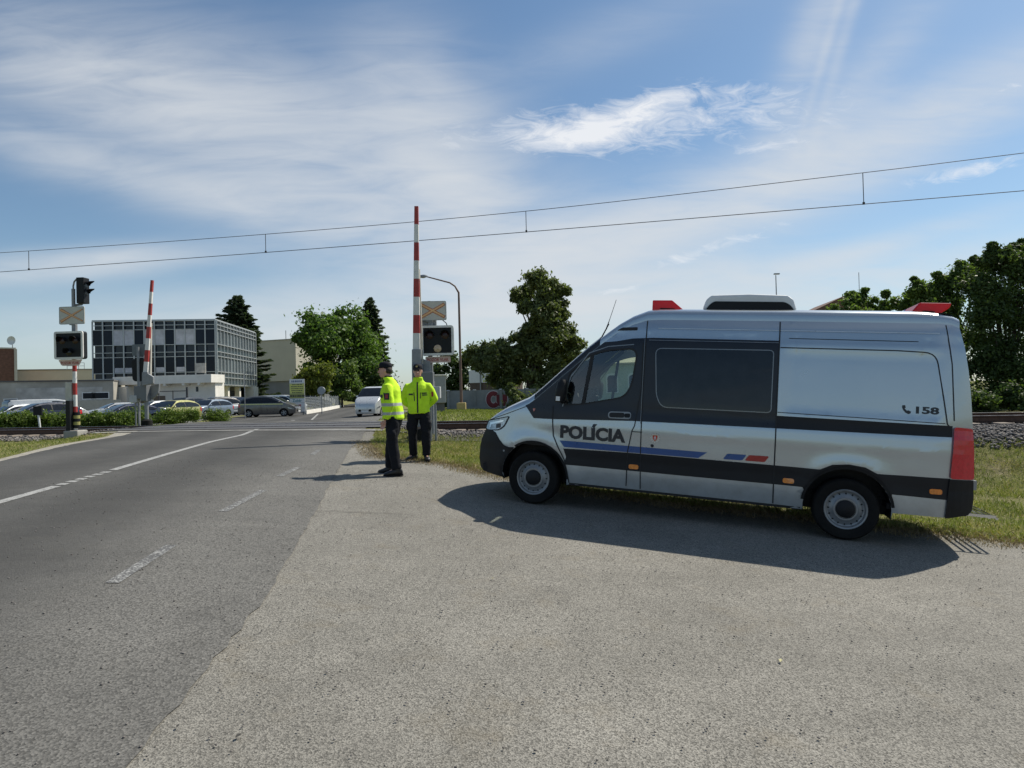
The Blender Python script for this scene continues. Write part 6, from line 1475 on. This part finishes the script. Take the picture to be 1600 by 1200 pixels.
def person(loc, rz, label, P, jacket, look=0., head_dx=0., hdy=0.):
    J = P; mb = MB(); hx, hy = J['head']
    # body
    mb.stack([(J['hip'][0], J['hip'][1], .86, .12, .09), (J['hip'][0], J['hip'][1], .98, .155, .10), (J['chest'][0]*.5, J['chest'][1]*.5, 1.12, .135, .095), (J['chest'][0], J['chest'][1], 1.32, .165, .105), (J['chest'][0], J['chest'][1], 1.44, .15, .085), (J['chest'][0], J['chest'][1], 1.49, .07, .06)], 18)
    mb.tube([(J['chest'][0], J['chest'][1]+.01, 1.42), ((J['chest'][0]+hx)/2, (J['chest'][1]+hy)/2+.015, 1.50), (hx, hy+.015, 1.60)], [.075, .06, .058], 12)
    H_ = MB(); H_.stack([(0, -.030, -.115, .030, .030), (0, -.030, -.108, .045, .050), (0, -.018, -.085, .058, .072), (0, -.008, -.05, .067, .084), (0, 0, 0, .074, .094), (0, .006, .04, .076, .099), (0, .010, .075, .070, .092), (0, .012, .10, .050, .068), (0, .012, .112, .02, .03)], 20)
    H_.tube([(0, -.090, .012), (0, -.104, -.008), (0, -.118, -.030), (0, -.098, -.036)], [.010, .012, .015, .010], 8); H_.ball((.018, -.094, -.033), (.012, .014, .009), 8); H_.ball((-.018, -.094, -.033), (.012, .014, .009), 8)
    H_.tube([(-.024, -.088, -.064), (0, -.100, -.063), (.024, -.088, -.064)], [.004, .007, .004], 6); H_.tube([(-.022, -.086, -.074), (0, -.096, -.075), (.022, -.086, -.074)], [.004, .007, .004], 6)
    H_.tube([(-.050, -.078, .030), (-.025, -.094, .034), (0, -.094, .028), (.025, -.094, .034), (.050, -.078, .030)], [.006, .009, .006, .009, .006], 6)
    for s in (1, -1): H_.ball((s*.078, .008, -.010), (.010, .020, .030), 10); H_.ball((s*.030, -.084, .012), (.011, .008, .007), 8)
    Mh = Matrix.Translation((hx, hy, 1.675)) @ Matrix.Rotation(look, 4, 'Z'); mb.M = Mh; mb.add(H_.v, H_.f); mb.M = None
    for s, k in ((1, 'a1'), (-1, 'a2')):
        sh, el, wr = J[k]; mb.tube([Vector(sh)-Vector((s*.05, 0, 0)), sh, Vector(sh).lerp(Vector(el), .5), el], [.055, .055, .045, .038], 12); mb.tube([el, Vector(el).lerp(Vector(wr), .3), wr], [.038, .040, .026], 12)
        hand(mb, wr, el, .6, s)
    for s, k in ((1, 'l1'), (-1, 'l2')):
        hp_, kn, an = J[k]; mb.tube([hp_, Vector(hp_).lerp(Vector(kn), .5), kn], [.085, .075, .055], 12); mb.tube([kn, Vector(kn).lerp(Vector(an), .3), an], [.052, .055, .036], 12)
        t_ = J[k+'t']; an_ = Vector(an); mb.tube([an_, an_+Vector((t_[0]*.1, t_[1]*.1, -.045))], [.036, .035], 8)
    body = fuse(mb, .0062, 'person', M_skin, None, 3); body.location = loc; body.rotation_euler = (0, 0, rz)
    tag(body, label, 'person', 'police officers on the verge of the road')
    # jacket
    jb = MB(); c0, c1 = J['chest']; h0, h1 = J['hip']
    jb.stack([(h0, h1, .885, .19, .145), (h0, h1, .91, .205, .155), ((h0+c0)/2, (h1+c1)/2, 1.05, .205, .155), (c0, c1, 1.22, .215, .155), (c0, c1, 1.34, .208, .150), (c0, c1, 1.41, .180, .13), (c0, c1, 1.46, .135, .105), (c0, c1, 1.50, .098, .085), ((c0+hx)/2, (c1+hy)/2, 1.545, .085, .08), ((c0+hx)/2, (c1+hy)/2, 1.56, .080, .075)], 28)
    for s, k in ((1, 'a1'), (-1, 'a2')):
        sh, el, wr = [Vector(q) for q in J[k]]; w2 = el.lerp(wr, .93)
        jb.tube([sh-Vector((s*.09, 0, -.01)), sh, sh.lerp(el, .35), sh.lerp(el, .75), el], [.07, .082, .075, .068, .064], 14); jb.tube([el, el.lerp(w2, .5), w2], [.064, .058, .050], 14); jb.ball(tuple(el), .062, 10)
    jk = fuse(jb, .009, 'jacket', jacket, body, 5, .0085, 7., loc[0])
    for s, k in ((1, 'a1'), (-1, 'a2')):
        el, wr = [Vector(q) for q in J[k][1:]]; MB().tube([el.lerp(wr, .90), el.lerp(wr, .95)], [.052, .049], 14).build('cuff', M_cloth, jk)
    fuse(MB().stack([((c0+hx)/2, (c1+hy)/2, 1.545, .072, .068), ((c0+hx)/2, (c1+hy)/2, 1.585, .068, .064)], 20), .008, 'collar_lining', M_cloth, jk, 2)
    # trousers
    tb = MB(); tb.stack([(h0, h1, .80, .165, .11), (h0, h1, .88, .175, .125), (h0, h1, .96, .175, .125)], 22)
    for s, k in ((1, 'l1'), (-1, 'l2')):
        hp_, kn, an = [Vector(q) for q in J[k]]
        tb.tube([hp_+Vector((0, 0, .02)), hp_.lerp(kn, .3), hp_.lerp(kn, .7), kn], [.102, .105, .092, .080], 16); tb.tube([kn+Vector((0, 0, .02)), kn.lerp(an, .4), kn.lerp(an, .85), an.lerp(kn, .02)], [.080, .082, .074, .076], 16); tb.ball(tuple(kn), .079, 12)
        q = hp_.lerp(kn, .62)+Vector((s*.075, 0, 0)); tb.ball(tuple(q), (.045, .075, .10), 10)
    tr = fuse(tb, .009, 'trousers', M_cloth, body, 4, .009, 9., loc[1])
    # boots
    for k in ('l1', 'l2'):
        an = Vector(J[k][2]); t_ = Vector((*J[k+'t'], 0)).normalized(); b_ = MB(); sd_v = Vector((-t_.y, t_.x, 0))
        def P_(f, s, z): return an+t_*f+sd_v*s+Vector((0, 0, z-an.z))
        R_ = []
        for f, w_, zt in ((-.095, .012, .05), (-.085, .034, .085), (-.05, .042, .13), (0, .044, .135), (.05, .044, .105), (.10, .050, .078), (.15, .050, .062), (.185, .040, .050), (.205, .018, .030)):
            R_.append([P_(f, w_*math.cos(a), .012+zt*.5+zt*.5*math.sin(a)) for a in (2*math.pi*j/16 for j in range(16))])
        b_.rings(R_); b_.tube([P_(-.01, 0, .06), P_(-.015, 0, .20)], [.050, .056], 14)
        bt = fuse(b_, .008, 'boot', M_boot, body, 3)
        so = MB(); R_ = [(-.10, .02), (-.085, .04), (0, .046), (.10, .054), (.16, .052), (.20, .030), (.212, .01)]
        pl_ = [P_(f, w_, 0) for f, w_ in R_]+[P_(f, -w_, 0) for f, w_ in R_[::-1]]
        so.rings([[tuple(p) for p in pl_], [tuple(p+Vector((0, 0, .026))) for p in pl_]]); so.build('sole', M_rubber, bt)
    # cap
    cp = MB(); cp.M = Mh
    cp.stack([(0, .008, .035, .084, .104), (0, .008, .06, .086, .106), (0, .006, .095, .082, .102), (0, .002, .125, .062, .080), (0, 0, .138, .03, .04)], 24)
    cp.add([(.078*math.sin(a)*k, -.088-(.075*math.cos(a) if k > .9 else 0)*1.0+(0 if k > .9 else .02), z) for k in (1.0, .80) for z in (.032, .044) for a in (math.radians(-80+160*j/10) for j in range(11))], [])
    V = []; 
    for z in (.034, .044):
        for j in range(11):
            a = math.radians(-85+170*j/10); V.append((.078*math.sin(a), -.070-.095*math.cos(a), z-.012*math.cos(a)))
    cap_ = cp.build('cap', M_capm, body, smooth=True)
    bm2 = MB(); bm2.M = Mh; bm2.add(V, [tuple(range(11))[::-1], tuple(range(11, 22))]+[(j, j+1, 12+j, 11+j) for j in range(10)]+[(10, 0, 11, 21)]); bm2.build('brim', M_capm, cap_)
    bd = MB(); bd.M = Mh; bd.box((0, -.100, .085), (.035, .008, .028)); bd.build('cap_badge', mat('badge_gold', (.45, .35, .16), .4, .6), cap_)
    # hair under the cap
    hr = MB(); hr.M = Mh; hr.stack([(0, .030, -.055, .055, .070), (0, .026, -.02, .074, .082), (0, .024, .04, .080, .090)], 20); hr.build('hair', mat('dark_hair', (.03, .022, .016), .8), body, smooth=True)
    return body, jk, Mh
gL = G(621, 743); bodyL, jkL, MhL = person((gL.x, gL.y, gL.z+.012), R(-96), 'officer in a high visibility yellow jacket standing in profile facing the road',
    dict(head=(0, -.16), hip=(0, -.03), chest=(0, -.08), a1=((.185, -.08, 1.385), (.245, -.02, 1.13), (.235, -.11, .885)), a2=((-.185, -.09, 1.385), (-.25, -.06, 1.14), (-.20, -.18, .92)),
         l1=((.10, -.03, .92), (.12, -.035, .50), (.13, .03, .10)), l2=((-.10, -.03, .92), (-.12, -.13, .50), (-.15, -.17, .10)), l1t=(.35, -1), l2t=(-.1, -1)), M_hib, look=R(6))
gR = G(656, 721); bodyR, jkR, MhR = person((gR.x, gR.y, gR.z+.012), R(2), 'officer in a high visibility yellow jacket facing the camera with arms behind the back',
    dict(head=(.005, -.05), hip=(0, 0), chest=(0, 0), a1=((.185, 0, 1.385), (.305, .07, 1.15), (.10, .19, .97)), a2=((-.185, 0, 1.385), (-.305, .07, 1.15), (-.10, .21, .95)),
         l1=((.10, 0, .92), (.13, -.03, .50), (.125, .02, .10)), l2=((-.10, 0, .92), (-.13, .02, .50), (-.13, .14, .10)), l1t=(.25, -1), l2t=(-.75, -1)), M_hi, look=R(-4))
# jacket trim follows the cloth: each piece is dropped onto the jacket surface
from mathutils.bvhtree import BVHTree
def onto(jk, pts, name, mt, axis=(0, 1, 0), start=-.5, off=.004, parent=None, w=None):
    bvh = BVHTree.FromPolygons([v.co for v in jk.data.vertices], [p.vertices[:] for p in jk.data.polygons]); ax = Vector(axis)
    mb = MB(); V = []; a, b, c, d = pts; nu, nv = 6, 6
    for i in range(nu+1):
        for j in range(nv+1):
            p = Vector(a).lerp(Vector(b), i/nu).lerp(Vector(d).lerp(Vector(c), i/nu), j/nv); hit = bvh.ray_cast(p+ax*start, ax, 2.0)
            V.append(tuple((hit[0] if hit[0] is not None else p)-ax*off))
    n1 = nv+1; mb.add(V, [(i*n1+j, (i+1)*n1+j, (i+1)*n1+j+1, i*n1+j+1) for i in range(nu) for j in range(nv)]); return mb.build(name, mt, parent or jk)
def rectf(cx_, cz_, w, h, sh=0.): return [(cx_-w/2, 0, cz_-h/2), (cx_+w/2, 0, cz_-h/2), (cx_+w/2+sh, 0, cz_+h/2), (cx_-w/2+sh, 0, cz_+h/2)]
for z0, z1 in ((.90, 1.05), (1.05, 1.2), (1.2, 1.35), (1.35, 1.47)): onto(jkR, rectf(0, (z0+z1)/2, .026, z1-z0), 'zip', M_badge)
onto(jkR, rectf(-.125, 1.245, .085, .030), 'name_tab', M_badge, off=.006); onto(jkR, rectf(.125, 1.262, .09, .022), 'name_tab', M_badge, off=.006); onto(jkR, rectf(.13, 1.228, .09, .022), 'name_tab', M_badge, off=.006)
onto(jkR, rectf(-.055, 1.20, .016, .16, -.01), 'pocket_zip', M_badge, off=.005); onto(jkR, rectf(.055, 1.22, .012, .11, .005), 'pocket_zip', M_badge, off=.005)
onto(jkR, rectf(.265, 1.24, .035, .09), 'sleeve_badge', M_bred, off=.006)
def rects(cy_, cz_, w, h): return [(0, cy_-w/2, cz_-h/2), (0, cy_+w/2, cz_-h/2), (0, cy_+w/2, cz_+h/2), (0, cy_-w/2, cz_+h/2)]
sb_ = onto(jkL, rects(-.06, 1.255, .085, .105), 'sleeve_badge', M_badge, axis=(-1, 0, 0), start=-.6, off=.005); onto(jkL, rects(-.06, 1.255, .045, .060), 'badge_shield', M_bred, axis=(-1, 0, 0), start=-.6, off=.009, parent=sb_)
onto(jkL, rects(-.11, 1.25, .018, .13), 'pocket_zip', M_badge, axis=(-1, 0, 0), start=-.6, off=.006); onto(jkL, rects(-.185, 1.26, .06, .05), 'name_tab', M_badge, axis=(-1, 0, 0), start=-.6, off=.006)
gl = MB(); gl.M = MhR; gl.box((.031, -.101, .012), (.042, .008, .026)); gl.box((-.031, -.101, .012), (.042, .008, .026)); gl.box((0, -.104, .020), (.022, .006, .006)); gl.box((.073, -.045, .018), (.006, .11, .006)); gl.box((-.073, -.045, .018), (.006, .11, .006)); gl.build('sunglasses', M_eye, bodyR)
